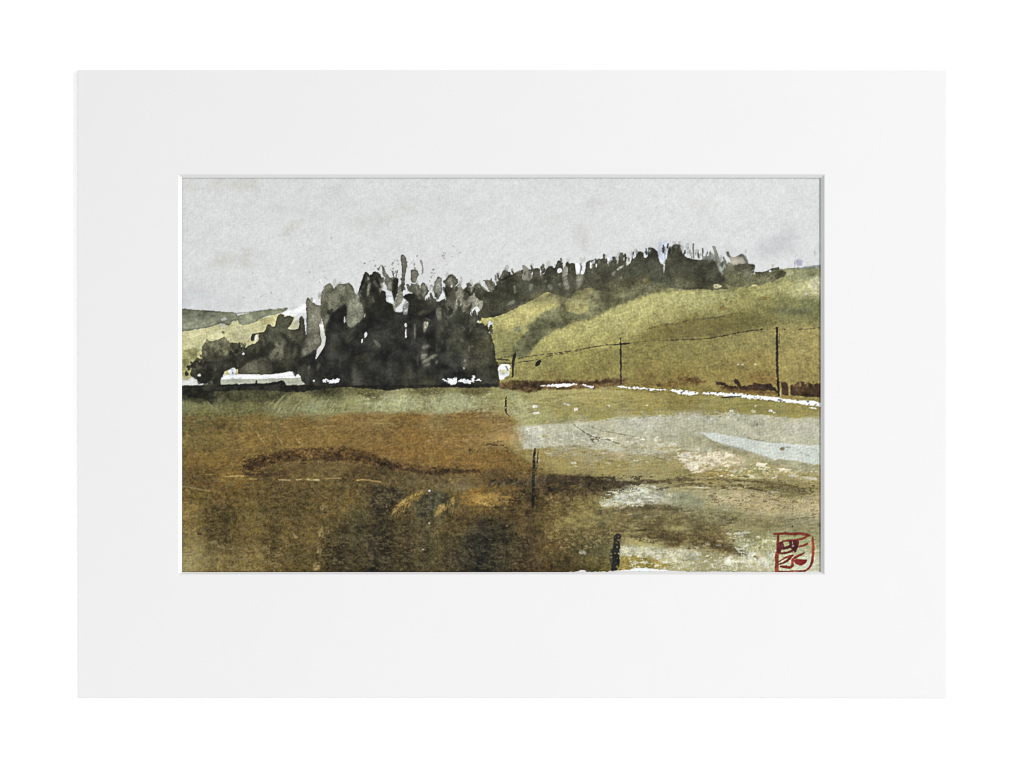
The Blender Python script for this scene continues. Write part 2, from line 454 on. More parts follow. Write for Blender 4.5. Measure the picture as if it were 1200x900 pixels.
# speckled granulation low on the slope
for i in range(150):
    r_ = np.random.RandomState(900+i)
    x = r_.uniform(690, 905); y = r_.uniform(398, 444)
    blob(x, y, r_.uniform(.8, 2.2), r_.uniform(.8, 2.0), (116, 108, 62) if i % 3 else (166, 146, 86), r_.uniform(.18, .5), soft=.9, wa=1, ws=3)
for i in range(50):
    r_ = np.random.RandomState(1200+i)
    x = r_.uniform(830, 912); y = r_.uniform(340, 372)
    blob(x, y, r_.uniform(1, 3.2), r_.uniform(.8, 2), (118, 100, 56) if i % 2 else (126, 118, 72), r_.uniform(.2, .55), soft=1, wa=1.2, ws=3)
# plough line and shadow edge across the slope
stroke(z(690, 280, 5, "340,528,2 440,506,3 540,494,2 600,470,2 750,464,2"), (106, 84, 46), 2, .45, soft=1.2, wa=1.2, gran=.2)
stroke(z(780, 330, 6, "0,302,2 110,294,2.4 160,272,2 280,262,2 410,246,2"), (98, 84, 50), 2, .45, soft=1, wa=1)
stroke(z(780, 330, 6, "250,268,1 340,256,2 420,244,1"), (90, 88, 66), 1.5, .5, soft=.8)
wash(z(690, 280, 5, "240,560 340,530 440,508 750,466 750,575 560,588 400,598 260,600"), (112, 100, 56), .35, 3, 2, 6)
wash(z(780, 330, 6, "0,310 160,275 420,250 640,240 740,280 640,325 460,365 250,395 0,405"), (110, 98, 56), .35, 3, 2, 6)
blob(935, 365, 24, 4, (96, 100, 74), .45, soft=3, wa=2.5, ws=8); blob(915, 363, 10, 4, (94, 96, 70), .4, soft=2.5, wa=2)
blob(899, 350, 4, 2, (158, 122, 62), .5, soft=1.5, wa=1.5); blob(847, 362, 4, 2.2, (128, 96, 50), .6, soft=1.2, wa=1.2); blob(893, 349, 4, 3, (112, 98, 54), .5, soft=1.2, wa=1.2)
# blue-green rim of the far crest
stroke(pts("918,315.5,1 935,315,1.6 948,313,3 962,312,3.6"), (128, 138, 142), 2, .75, soft=.8, wa=.4)
wash(pts("926,316 945,315 962,313.5 962,322 944,324.5 928,322"), (134, 134, 98), .7, 1.2, 1)
wash(pts("912,316 925,314.6 930,318 928,323 914,322"), (172, 168, 128), .8, 1.2, .8)
for x, y in ((951, 336), (945, 344.5), (957, 325)): blob(x, y, 1.2, .9, (222, 220, 205), .9)
wash(pts("952,324 962,321 962,344 954,344 948,334"), (202, 198, 162), .55, 2, 1.2)

# grey-green shadow sweeping down the slope
SH = (104, 104, 74)
sweep = z(590, 330, 6.316, "300,140 400,100 425,180 330,208 240,268 190,330 150,400 80,480 60,540 110,566 160,560 205,520 245,460 350,380 450,330 545,280 620,292 720,240 860,170 960,130 1180,58 1330,30 1330,-60 700,-60 420,20")
wash(sweep, SH, .9, 2.6, 2.0, 6, rim=.04, var=.16, gran=.08, part=HILL)
wash(z(590, 330, 6.316, "465,130 540,100 650,85 640,160 625,225 545,242 470,222 455,170"), (152, 144, 92), .9, 1.2, 1, var=.12, gran=.08)
wash(z(590, 330, 6.316, "540,60 620,10 700,30 650,80 560,100"), (150, 140, 86), .7, 2, 1.5)
wash(z(690, 280, 5, "60,300 150,270 330,280 200,330 90,360"), (112, 106, 70), .6, 3, 2)
wash(z(590, 330, 6.316, "410,60 470,60 520,20 500,90 450,160 425,190"), (84, 82, 56), .8, 1.4, .8)
wash(z(590, 330, 6.316, "330,80 410,100 395,130 340,110"), (116, 106, 78), .8, 1, .6)
blob(606, 386, 5, 3, (110, 112, 96), .6, soft=2, wa=1.4); blob(594, 392, 8, 5, (128, 124, 84), .5, soft=3, wa=2)
for t in ("0,330 90,210 180,190 120,290 0,420", "150,240 250,150 400,110 330,190 240,250 130,330"):
    wash(z(590, 330, 6.316, t), (190, 174, 108), .45, 3, 2)

# ---- ridge trees
RT = "painted_ridge_trees"
DK = (64, 64, 50)
ridge = z(600, 200, 6, "-300,830 -280,880 -300,960 -200,1040 -60,1010 60,950 180,890 240,850 400,900 440,850 500,830 560,820 640,850 760,850 900,850 1000,830 1100,815 1260,815 1400,840 1520,830 1500,790 1490,740 1460,700 1425,640 1380,605 1340,632 1270,625 1230,610 1190,575 1185,520 1150,515 1130,570 1110,625 1080,650 1060,655 1040,650 1025,570 1000,545 968,540 955,600 930,615 925,568 855,570 835,640 812,670 800,585 760,608 738,650 728,604 692,608 685,670 650,628 600,618 525,638 505,730 470,735 452,735 440,650 395,655 385,740 358,720 355,638 325,628 300,688 285,668 250,680 222,730 200,742 195,684 147,690 140,770 78,770 66,728 40,706 0,735 -15,715 -60,695 -90,760 -130,840 -200,860")
wash(ridge, DK, .97, .7, .6, 3, rim=.12, var=.16, gran=.06, sm=1, part=RT)
# soft lower edge of the ridge trees
for t, a in (("620,820 900,790 1260,790 1400,815 1000,845 800,900 660,930 600,900", .55), ("560,720 640,700 640,900 580,900", .4)):
    wash(z(600, 200, 6, t), (86, 84, 62), a, 4, 3, 8, var=.18)
wash(z(600, 200, 6, "640,790 800,740 960,760 900,830 700,870"), (104, 98, 68), .55, 4, 3, 7, var=.2)
wash(z(600, 200, 6, "920,760 970,765 960,790 925,780"), (152, 128, 72), .7, 1, .8)
# grey half-tone leaves among them
LG = (132, 130, 112)
for t, c in (("75,660 108,680 140,715 138,772 80,770 68,740", LG), ("200,712 222,706 215,760 198,755", LG), ("362,680 398,640 408,655 385,690 385,740 392,780 408,830 380,842 358,800 352,740", (138, 135, 116)),
             ("452,730 480,722 505,740 500,780 470,830 452,800", LG), ("20,715 60,698 76,712 72,745 30,740", (108, 106, 90)),
             ("735,640 760,610 752,640 738,665", (160, 160, 140)), ("805,600 822,590 826,650 812,672 800,660", (176, 178, 165)), ("845,580 885,560 880,600 850,625", (178, 186, 196)),
             ("930,560 968,548 955,600 938,618 926,605", (208, 214, 224)), ("1030,505 1100,495 1095,580 1085,640 1060,662 1035,630 1025,580", (204, 212, 226)), ("1095,540 1150,510 1140,560 1105,590", (176, 180, 186)),
             ("1062,640 1078,650 1072,720 1062,715", (170, 170, 156)), ("445,650 470,650 480,672 492,650 518,645 516,690 500,732 478,720 452,710", (226, 229, 234)),
             ("545,640 566,640 570,680 548,690", (222, 226, 232)), ("585,650 600,655 598,680 588,675", (214, 218, 224)), ("675,620 694,612 690,665 680,672", (214, 218, 226)),
             ("318,690 350,684 354,712 330,722 318,712", (226, 229, 233)), ("250,800 275,795 290,825 270,840 250,825", (140, 138, 118)), ("120,795 145,790 150,830 125,850 115,830", (128, 126, 108)),
             ("225,770 245,765 246,785 230,788", (140, 138, 116)), ("322,790 342,788 340,812 324,812", (138, 136, 118)), ("10,810 26,808 28,860 14,862", (132, 130, 112)),
             ("735,690 760,670 795,660 770,690 740,705", (168, 168, 152)), ("700,715 730,705 720,735 705,740", (150, 150, 135)), ("745,745 780,740 775,765 748,768", (146, 144, 122)),
             ("935,560 960,555 955,570", (200, 205, 210)), ("1180,470 1200,520 1190,560 1170,560", (200, 206, 210))):
    wash(z(600, 200, 6, t), c, .95, .55, .4, 3, rim=.12 if c[0] < 150 else 0, var=.08, part=None)
for x, y0, y1 in ((779, 292, 312), (681, 309, 316), (693.5, 307, 316)): stroke([(x, y0, 1), (x+1, y1, 1.4)], (92, 92, 84), 1.3, .7)
stroke(z(600, 200, 6, "478,655,1 488,668,2 480,720,1.5"), (86, 86, 74), 1.6, .8)
# right-hand end of the ridge (dense dark wood, poles, grey roof)
f7 = lambda t: z(780, 200, 6, t)
wash(f7("0,640 20,560 60,515 100,518 108,570 140,612 200,622 250,632 300,598 345,640 382,700 412,740 400,790 300,830 150,835 0,820"), (60, 60, 47), .9, 1, .8, 4, var=.16, gran=.06, part=RT)
wash(f7("20,700 120,720 220,770 160,800 60,770"), (84, 84, 58), .5, 5, 3, 8)
for t, w in (("195,515 196,610", 1.7), ("230,560 236,615", 1.1), ("260,550 262,600", 1.8), ("180,575 182,615", 1.0), ("172,560 175,600", 1.0), ("285,590 290,610", 1), ("318,575 322,600", 1)):
    stroke(f7(t), (92, 92, 82), w, .85, soft=.5, wa=.3)
wash(f7("130,530 165,525 168,580 150,610 135,590"), (196, 205, 208), .8, .9, .6); wash(f7("255,600 300,596 305,625 262,632"), (120, 126, 112), .8, .8, .6)
stroke(f7("338,538,3.2 352,570,4 366,640,6 392,700,6"), (128, 128, 114), 4, .9, rim=.2); stroke(f7("312,570,2 320,620,4"), (140, 140, 128), 3, .7)
wash(f7("380,650 420,640 420,700 400,745 378,700"), (152, 160, 150), .8, 1.5, 1)
wash(f7("400,720 440,640 470,660 560,648 628,662 608,740 800,700 850,712 840,740 760,780 640,810 500,820 410,800"), (92, 92, 68), .88, 1.4, 1.2, 5, var=.2, gran=.06, part=RT)
wash(f7("420,720 480,690 560,740 540,800 440,800"), (104, 106, 76), .6, 3, 2, 5); wash(f7("560,700 620,720 600,760 565,750"), (128, 132, 108), .6, 2, 1.2)
wash(f7("448,598 470,608 535,596 572,648 520,655 470,672 455,640"), (158, 152, 136), .97, .6, .4, rim=.12)
stroke(f7("408,612,2.5 418,640,3 428,672,2"), (92, 92, 82), 2, .85); stroke(f7("436,578,3 445,600,3"), (96, 96, 84), 3, .85)
stroke(f7("520,598,2 540,592,3.6 560,622,3 578,652,2"), (90, 92, 80), 2, .9); stroke(f7("562,596,1.2 574,630,1.6"), (132, 132, 124), 1.4, .8)
wash(f7("475,672 520,656 570,652 628,664 618,705 590,690 520,700 480,700"), (68, 68, 52), .85, .8, .6, var=.15, part=RT)
stroke(f7("610,668,2 626,666,2.4 616,716,1.5"), (70, 72, 66), 2, .8)
stroke(f7("636,722,2.5 700,718,3 745,700,3 788,688,3.4"), (72, 74, 62), 3, .9, part=RT); blob(f7("735,708")[0][0], f7("735,708")[0][1], 1.4, 1.1, (215, 218, 215), .9)
wash(f7("335,800 372,798 400,812 380,828 338,830"), (222, 214, 168), .95, .6, .6); wash(f7("425,806 450,806 455,822 430,824"), (226, 218, 172), .95, .6, .5)
wash(f7("600,800 640,799 640,812 600,814"), (204, 194, 138), .9, .6, .4); blob(f7("520,718")[0][0], f7("520,718")[0][1], 1.8, 1, (176, 166, 122), .8)
for i in range(26):
    r_ = np.random.RandomState(70+i); x = r_.uniform(640, 880); y = 332+ (x < 700)*12 + r_.uniform(-8, 6)
    blob(x, y, r_.uniform(2, 5), r_.uniform(2, 4), (74, 74, 54) if i % 2 else (112, 108, 76), .35, soft=2.4, wa=2, ws=5)

# foot of the ridge wood bleeding into the slope
stroke(pts("628,350,8 655,352,10 690,350,12 722,345,12 750,338,10 790,336,8 830,337,8 860,336,8 900,326,6"), (110, 107, 76), 9, .55, soft=4.5, wa=3, ws=8, var=.15)
stroke(pts("590,366,6 606,358,8 626,348,8 640,344,6"), (112, 104, 72), 8, .5, soft=4, wa=2.5, ws=7, var=.15)
# ---- left wood and big tree clump
TR = "painted_tree_clump"
BL = (40, 40, 36)
# left shrubs
wash(g("200,610 205,520 240,450 300,447 340,430 372,408 395,440 420,470 460,455 495,485 503,530 560,540 560,600 300,600"), (116, 114, 86), 1, .7, .8, 3, rim=.1, var=.16, part=TR)
for t in ("280,480 300,495 310,560 290,580 275,540", "395,490 420,500 415,540 400,530", "380,550 420,540 410,580 385,580"):
    wash(g(t), (60, 60, 46), .8, 1, .8, part=TR)
wash(g("210,560 300,570 260,600 205,600"), (88, 88, 66), .6, 2, 1)
cz = lambda t: z(280, 350, 8.18, t)
# mid-dark foliage mass left of the clump
wash(cz("-10,470 40,465 70,470 110,440 150,430 190,400 190,330 230,322 260,300 265,250 300,245 320,272 345,270 355,200 390,148 430,150 435,180 480,160 530,180 500,240 460,285 520,300 575,285 580,180 600,160 625,190 640,340 650,420 700,520 660,760 590,800 560,720 480,705 300,728 -10,725"), (76, 76, 60), 1, .6, .5, 3, rim=.22, var=.16, gran=.05, part=TR)
wash(cz("430,180 480,162 532,182 500,240 460,285 432,262"), (82, 82, 66), .7, .8, .4, rim=.25)
wash(cz("465,290 530,225 570,195 572,285 520,298"), (198, 196, 160), .9, .7, .4)
wash(g("570,420 580,395 605,392 610,405 595,450 575,448"), (48, 48, 36), 1, .5, .3, part=TR)
wash(g("598,405 625,400 622,440 602,450"), (222, 222, 205), .9, .5, .4); stroke(g("600,397 640,388"), (60, 60, 48), 1.6, .9)
wash(g("500,520 520,495 530,540 512,552"), (224, 226, 222), .9, .5, .4); stroke(g("508,500,2 520,530,2.5"), (44, 44, 36), 2.2, .95)
for t, c, a in (("330,430 400,420 436,480 430,560 400,590 330,580 200,580 280,560", (112, 110, 90), .8), ("200,420 240,380 245,430 215,455", (116, 114, 94), .7), ("60,600 160,590 240,640 260,700 140,715 20,700", (92, 90, 74), .85),
                ("600,470 655,480 660,560 610,575", (134, 132, 112), .85), ("470,330 500,340 490,390 465,370", (128, 126, 108), .7), ("700,300 780,260 790,440 740,480 660,470 655,330", (104, 103, 86), .6)):
    wash(cz(t), c, a, 2.2, 1.2, 5, var=.14)
for t, a in (("-10,540 60,555 160,520 210,450 290,410 340,420 345,470 280,560 140,575 60,600 0,650 -10,660", .96), ("400,330 440,340 520,420 500,470 470,480 440,400 410,370", .95), ("430,440 500,440 590,430 600,560 590,700 480,690 380,715 260,700 230,620 300,590 400,590 440,560", .92), ("600,560 660,560 665,490 745,485 730,590 660,700 660,790 600,790", .92)):
    wash(cz(t), (44, 44, 36), a, 1.6, 1, 4, var=.14, part=TR)
wash(g("300,600 350,590 480,560 640,500 660,560 560,600 480,660 380,670 350,720 345,830 270,840 270,760 200,770 160,740 175,690 200,610"), (40, 40, 33), .97, 1, .8, 3, var=.16, part=TR)
wash(g("115,690 150,590 185,600 190,680 170,740 125,715"), (52, 52, 40), .95, .8, 1, 3, part=TR)
wash(g("80,660 105,690 100,710 85,690"), (56, 54, 38), .9, .6, .5); blob(230, 441, 3.5, 3, (60, 58, 44), .8, soft=1, wa=1)
for t, c in (("180,690 200,700 195,720 178,715", (205, 205, 190)), ("200,660 215,655 212,700 202,700", (120, 118, 94)), ("290,640 310,630 315,670 300,680", (110, 108, 88)), ("245,740 300,720 290,770 240,770", (92, 92, 78))):
    wash(g(t), c, .8, .7, .5)
# house: white roof, pale wall
HS = "painted_house"
wash(g("345,735 372,706 420,700 500,698 620,706 720,700 800,690 860,680 905,684 960,720 975,760 930,785 800,790 600,775 430,782 345,778"), (170, 172, 154), 1, .6, .5, rim=.05, var=.06, part=HS)
wash(g("345,738 372,706 410,704 500,698 620,706 720,700 800,690 880,676 925,700 960,722 880,726 760,730 600,734 430,732 380,736"), (232, 235, 240), 1, .7, .6, var=.03, part=HS)
wash(g("395,675 432,645 460,655 458,690 440,705 415,698"), (226, 230, 236), .95, .7, .6); stroke(g("428,655,1.5 436,690,2"), (120, 126, 132), 1.6, .7)
stroke(g("360,722,1.6 430,728,1 500,726,1"), (190, 198, 206), 1.2, .6)
# big clump, paler leading washes first
hh = lambda t: z(335, 330, 6.43, t)
GRY = (112, 111, 94)
wash(hh("150,150 165,112 190,150 245,182 265,175 272,270 250,330 265,400 270,460 235,510 215,560 160,560 120,580 118,520 150,400 156,300"), GRY, 1, .6, .5, 3, rim=.3, var=.18, gran=.05, part=TR)
wash(hh("262,185 265,90 300,30 330,8 350,25 362,60 372,38 400,14 440,20 472,8 497,25 522,80 548,122 590,180 594,250 575,330 520,380 450,380 300,420 285,330 268,270"), (110, 110, 91), 1, .6, .5, 3, rim=.3, var=.2, gran=.05, part=TR)
wash(hh("470,140 540,130 585,180 590,250 540,330 480,340 450,280 480,220"), (146, 147, 126), .7, 3, 2, 6, var=.12)
wash(hh("300,110 380,90 460,110 430,140 340,150"), (140, 139, 120), .5, 2.4, 1.5, 5); wash(hh("280,150 320,130 320,230 300,280 265,270"), (66, 66, 52), .85, 1.4, 1)
wash(hh("405,110 440,105 445,150 412,155"), (58, 58, 46), .8, 1, .7); wash(hh("300,250 345,220 340,280 300,310"), (128, 126, 108), .7, 1.2, .8)
aa = lambda t: z(410, 290, 8.18, t)
body = hh("100,600 150,560 215,515 235,520 225,585 300,470 300,330 345,235 400,195 450,170 465,230 440,320 500,350 560,300 600,260 575,150 560,110 590,20 640,-60 700,0 720,60 750,75 760,150 800,170 820,230 880,230 900,150 960,110 1010,80 1050,120 1060,160 1110,130 1150,160 1200,120 1260,150 1300,210 1340,180 1400,150 1420,160 1380,235 1450,330 1520,330 1545,400 1570,480 1580,580 1608,640 1612,790 1500,805 1200,800 900,810 700,815 500,810 300,815 160,790 110,740")
wash(body, BL, 1, .7, .7, 3, var=.2, gran=.06, part=TR)
# tall dark firs
wash(aa("75,450 110,330 130,270 150,228 185,250 190,330 175,460 205,470 215,370 195,270 230,226 280,240 305,290 300,330 285,380 300,430 345,420 350,520 420,560 420,700 140,640 110,530"), (38, 38, 31), 1, .55, .5, 3, rim=.08, var=.12, part=TR)
for t, c, a in (("165,270 185,290 200,330 180,460 160,465 168,380", (150, 150, 130), .95), ("280,345 310,335 325,380 290,440 282,410", (150, 150, 132), .95), ("212,465 225,490 238,525 228,530 214,495", (150, 150, 130), .8), ("140,235 175,250 170,275 145,262", (78, 80, 70), .8)):
    wash(aa(t), c, a, .55, .4, 3)
wash(aa("345,425 390,420 410,480 412,525 350,522"), (216, 220, 222), 1, .6, .4); stroke(aa("352,462,1.2 405,470,1"), (170, 176, 180), 1.1, .6)
wash(aa("305,175 322,178 345,240 390,300 410,350 405,420 360,410 345,330 315,270"), (138, 136, 122), .97, .6, .5, rim=.15, part=TR)
wash(aa("320,270 345,290 350,350 340,410 325,370"), (206, 207, 202), .7, .8, .5)
wash(aa("400,320 430,290 462,300 465,420 440,480 430,530 415,480 405,420"), (46, 46, 38), 1, .6, .5, part=TR)
for t, w in (("440,310 448,260 455,220", 1.6), ("425,300 410,240 402,225", 1.3), ("430,250 440,228", 1.2), ("415,230 420,260", 1.1), ("270,215 285,190", 1.5), ("262,200 280,215", 1.2)):
    stroke(aa(t), (92, 92, 84), w, .85, soft=.5, wa=.3)
wash(aa("487,80 500,65 535,88 550,150 540,230 525,300 530,360 500,400 490,330 500,250 498,170 488,120"), (128, 126, 114), 1, .5, .4, 3, rim=.28, var=.08, part=TR)
wash(aa("470,370 500,340 520,380 505,520 470,560 430,590 420,540 450,480"), (112, 110, 96), .9, .9, .6, part=TR)
wash(aa("412,545 435,560 442,610 430,625 415,590"), (142, 140, 122), .85, .6, .4)
wash(aa("505,410 550,400 570,440 540,455 510,455"), (218, 220, 220), .95, .6, .4)
wash(aa("508,540 545,505 570,520 560,580 550,640 510,645"), (168, 172, 168), .9, .6, .5); 
for yy in (548, 566, 584): stroke(aa("508,%d 560,%d" % (yy, yy-6)), (90, 92, 86), 1.0, .6)
wash(aa("580,245 590,215 620,208 655,225 660,260 640,310 632,340 600,335 582,300"), (122, 120, 108), 1, .5, .4, rim=.38, rimw=1.1, part=TR)
wash(aa("540,385 570,375 600,350 640,350 665,380 690,430 690,480 650,500 620,440 570,430"), (120, 118, 104), 1, .6, .5, rim=.22, part=TR)
wash(aa("675,400 690,340 715,340 745,385 750,420 720,480 700,490 680,450"), (126, 125, 112), 1, .5, .4, rim=.34, rimw=1.1, part=TR)
wash(aa("645,460 675,445 692,470 680,505 652,500"), (110, 108, 92), .9, .6, .4, rim=.15)
wash(aa("510,470 560,440 620,435 650,500 700,490 720,520 770,500 795,510 770,545 720,560 620,640 560,640 565,520 520,490"), (40, 41, 33), 1, .6, .6, part=TR)
stroke(aa("618,148,1 616,205,1.8"), (130, 130, 122), 1.3, .85, wa=.3); stroke(aa("682,128,3 695,165,2.2 698,225,1.6 690,262,1"), (134, 134, 126), 2, .85, wa=.3)
for t in ("640,640 760,590 790,600 700,660", "660,620 740,610 720,650"): wash(aa(t), (86, 80, 64), .7, 2, 1.4)
for t, c in (("710,710 755,705 750,750 715,820 705,790", (150, 148, 128)), ("520,730 545,720 552,760 530,770", (176, 178, 170)), ("530,780 545,785 545,860 530,875", (222, 224, 222)), ("615,735 630,730 630,870 615,880", (140, 138, 122)), ("825,580 870,575 875,640 850,700 825,640", (124, 122, 104)), ("135,830 160,805 165,840 140,880", (220, 222, 218)), ("105,885 125,870 128,900 108,905", (222, 224, 222))):
    wash(aa(t), c, .92, .55, .4, 3)
wash(aa("800,400 815,330 835,285 860,280 885,300 880,360 890,420 860,470 840,505 820,470"), (138, 138, 128), 1, .5, .4, rim=.34, rimw=1.1, part=TR)
bb = lambda t: z(500, 300, 8.18, t)
wash(bb("145,240 180,225 205,190 240,170 285,205 300,240 290,290 260,290 300,270 328,272 325,340 300,400 280,420 290,540 200,620 160,560 180,400 170,330 190,280"), (84, 83, 69), 1, .55, .5, 3, rim=.22, var=.14, part=TR)
wash(bb("195,235 225,205 265,225 270,265 245,290 215,260"), (146, 143, 126), .9, .6, .5); wash(bb("180,270 230,300 235,370 200,420 175,360"), (50, 50, 40), .95, .8, .6)
for x, y in ((240, 288), (168, 296)): blob(500+x/8.18, 300+y/8.18, 1, 1.4, (220, 222, 224), .95)
wash(bb("130,400 150,345 178,340 175,370 140,420"), (226, 229, 232), .95, .55, .4); stroke(bb("180,360,1 182,430,1.6"), (200, 202, 198), 1.2, .7)
wash(bb("255,290 325,272 345,320 420,300 470,280 560,300 600,350 560,430 520,520 470,570 430,560 350,555 280,560 270,460 290,400"), (138, 137, 119), 1, .7, .5, 3, var=.12, part=TR)
wash(bb("375,265 405,256 440,285 400,300 378,285"), (92, 92, 78), .95, .5, .4, rim=.2, part=TR); wash(bb("450,275 500,255 525,280 520,300 460,300"), (118, 117, 100), .95, .5, .4, rim=.25, part=TR)
wash(bb("345,330 380,295 420,300 425,350 400,410 370,425 345,410 355,370"), (64, 64, 51), .97, .7, .5, part=TR)
wash(bb("455,350 480,305 530,300 575,340 640,350 650,330 700,280 735,285 740,190 720,180 745,130 770,150 835,185 830,300 900,330 960,420 880,470 800,500 720,560 640,590 560,560 530,510 545,430 500,425 470,390"), (62, 62, 48), .97, .7, .6, 3, var=.14, part=RT)
wash(bb("535,228 600,232 635,240 660,268 640,320 625,350 590,330 575,280 560,255"), (142, 139, 116), 1, .5, .4, rim=.26, rimw=1.1, part=RT)
wash(bb("670,210 700,215 745,130 770,160 735,200 730,260 690,275 690,240"), (112, 111, 96), .9, .6, .4, rim=.2)
wash(bb("440,500 480,480 520,515 490,540 470,570 440,565 430,540"), (196, 200, 192), .95, .6, .5)
for t in ("500,560 520,562 520,610 495,645 482,640 505,605", "585,640 610,615 632,640 625,675 600,690 585,670", "588,730 605,730 604,748 592,746", "405,540 420,515 425,560 400,595"):
    wash(bb(t), (224, 228, 228), .95, .55, .6, 2.5)
wash(bb("760,470 820,425 850,430 840,455 800,470"), (150, 150, 132), .8, .7, .6); stroke(bb("838,290,2 850,350,2.6"), (132, 131, 112), 2.4, .8)
# right side of the clump
wash(bb("270,560 285,500 330,485 345,500 350,550 430,445 440,470 425,510 410,580 450,570 480,560 500,610 470,640 500,650 545,640 580,700 600,745 620,790 640,900 640,960 200,960 160,640"), (50, 51, 41), .97, .9, .7, 3, var=.18, part=TR)
for t, c, a in (("270,700 420,640 470,720 440,860 300,900 210,820", (66, 66, 52), .6), ("470,790 560,760 610,800 625,900 520,960", (78, 77, 56), .6), ("60,760 140,700 170,800 120,900", (54, 54, 43), .6)):
    wash(bb(t), c, a, 4, 3, 8, var=.2)
for t, c in (("410,690 455,690 440,712 415,720", (142, 138, 124)), ("95,500 150,490 140,610 105,620", (112, 110, 92))): wash(bb(t), c, .85, .7, .6)
ii = lambda t: z(460, 330, 6.43, t)
wash(ii("480,250 620,290 690,340 735,395 765,480 778,580 805,640 808,790 560,800 520,600 540,450 600,380"), (54, 54, 42), .75, 1, .8, 3, rim=.2, var=.2, gran=.08, part=TR)
wash(ii("640,440 720,420 750,500 740,600 660,640 620,560"), (84, 82, 56), .55, 4, 2.5, 7, var=.2)
wash(ii("690,380 735,400 755,470 720,470"), (112, 108, 78), .4, 2, 1.2)
for t, c, a in (("215,490 270,472 285,490 230,512", (132, 130, 112), .85), ("213,545 260,540 262,565 225,590 213,580", (150, 148, 130), .85), ("222,600 300,552 338,545 330,565 260,605 225,622", (138, 136, 116), .85), ("230,630 280,605 285,625 240,645", (130, 128, 110), .8),
                ("320,600 342,590 340,620 325,622", (126, 124, 106), .8), ("180,560 190,560 195,630 188,632", (100, 98, 82), .8), ("235,300 270,300 268,330 240,385 232,370", (150, 148, 128), .9), ("520,590 555,585 570,640 535,660 515,640", (98, 96, 80), .6), ("535,590 550,585 555,605 540,608", (160, 160, 150), .8), ("530,645 548,648 545,662 532,660", (190, 190, 184), .8), ("325,470 335,470 338,530 328,535", (96, 94, 78), .7), ("592,484 606,484 605,494 594,494", (180, 180, 174), .7)):
    wash(ii(t), c, a, .6, .5, 3)
for t, c, a in (("60,690 200,680 360,740 330,790 60,790", (62, 62, 48), .5), ("200,740 330,745 340,780 210,790", (84, 82, 60), .5)): wash(ii(t), c, a, 3, 2, 6)
for yy in (575, 552): stroke(ii("%d,%d,1.2 %d,%d,2.4 %d,%d,1.2" % (580, yy+8, 630, yy, 690, yy+8)), (26, 26, 22), 2, .7, soft=.9)
for t, c, a in (("255,310 285,325 280,380 302,420 288,485 258,545 222,592 235,515 275,468 262,400", (206, 206, 197), 1), ("148,310 153,330 156,400 150,398 146,350", (214, 216, 216), .95), ("438,270 450,262 448,300 438,318", (216, 218, 216), .95), ("570,445 582,430 580,460 568,465", (222, 224, 224), .95), ("592,400 608,375 612,400 598,430", (206, 206, 200), .95), ("575,400 590,395 588,425", (120, 100, 84), .6),
                ("660,430 690,450 720,485 700,500 665,460", (112, 110, 94), .7), ("510,560 620,530 680,540 640,600 540,620", (68, 68, 55), .7), ("400,560 415,560 410,640 398,640", (84, 84, 68), .6), ("440,440 500,360 525,350 500,440 460,470", (72, 72, 56), .6),
                ("230,640 250,610 268,620 240,675", (104, 102, 84), .7), ("165,640 185,630 182,655 168,660", (140, 138, 118), .7), ("205,740 218,738 216,758 206,757", (210, 212, 210), .9), ("330,470 420,460 410,520 340,520", (60, 60, 48), .5), ("520,500 545,470 550,520 530,560", (62, 62, 50), .6)):
    wash(hh(t), c, a, .6, .5, 3)
stroke(hh("258,262,2 262,310,3"), (128, 104, 90), 2.2, .6)

# leaf dabs along the silhouettes
GD = [(64, 64, 52), (48, 48, 40), (92, 91, 76), (112, 110, 94)]
dabs("258,432 282,424 300,412 312,398 322,386", 26, [(48, 48, 38), (74, 74, 58), (96, 94, 74)], (1.2, 2.6), 1.7, 3.0, 1, part=TR)
dabs("222,432 232,428 240,436 250,442 258,436", 34, [(36, 36, 30), (50, 49, 38), (70, 68, 50)], (1.0, 2.4), 1.6, 4.0, 2, part=TR)
dabs("238,408 250,402 262,400 274,408 284,412", 22, [(124, 122, 94), (96, 95, 72), (110, 108, 82)], (1.2, 2.8), 1.5, 3.5, 3, part=TR)
dabs("246,452 248,462 246,468", 8, [(38, 38, 30)], (1.2, 2.4), 1.6, 2.0, 4)
dabs("424,334 431,322 440,321 446,330 460,330 470,330 480,338 492,336 506,346 520,338 530,328 540,338", 26, GD, (.9, 1.9), 2.2, 2.0, 5, tilt=.35, part=TR)
dabs("486,346 500,352 512,354 526,352 544,362 556,372 566,380 574,392", 34, [(46, 46, 38), (60, 60, 48), (100, 98, 82)], (1.0, 2.2), 2.0, 3.0, 6, tilt=.5, part=TR)
dabs("556,338 570,336 582,330 598,322 612,318 628,318 644,316 656,310 672,312", 30, [(58, 58, 46), (70, 69, 55), (112, 110, 94)], (.9, 1.9), 2.4, 2.0, 7, tilt=.2, part=RT)
dabs("688,309 706,307 722,304 738,300 756,297 768,293 790,290 800,298", 40, [(56, 56, 45), (66, 65, 52), (50, 50, 41)], (.8, 1.7), 2.8, 2.0, 8, tilt=.12, part=RT)
dabs("690,306 720,300 745,296 775,288 790,286", 14, [(222, 226, 234), (206, 212, 224), (190, 196, 206)], (.6, 1.3), 2.2, 2.0, 9, tilt=.2, a=.8, rim=0)
dabs("802,298 815,298 830,298 842,308 850,312", 14, [(84, 86, 74), (120, 122, 110), (104, 106, 92)], (.6, 1.3), 3.4, 2.5, 10, tilt=.12, a=.8)
HL = [(150, 150, 138), (136, 136, 122), (164, 165, 156)]
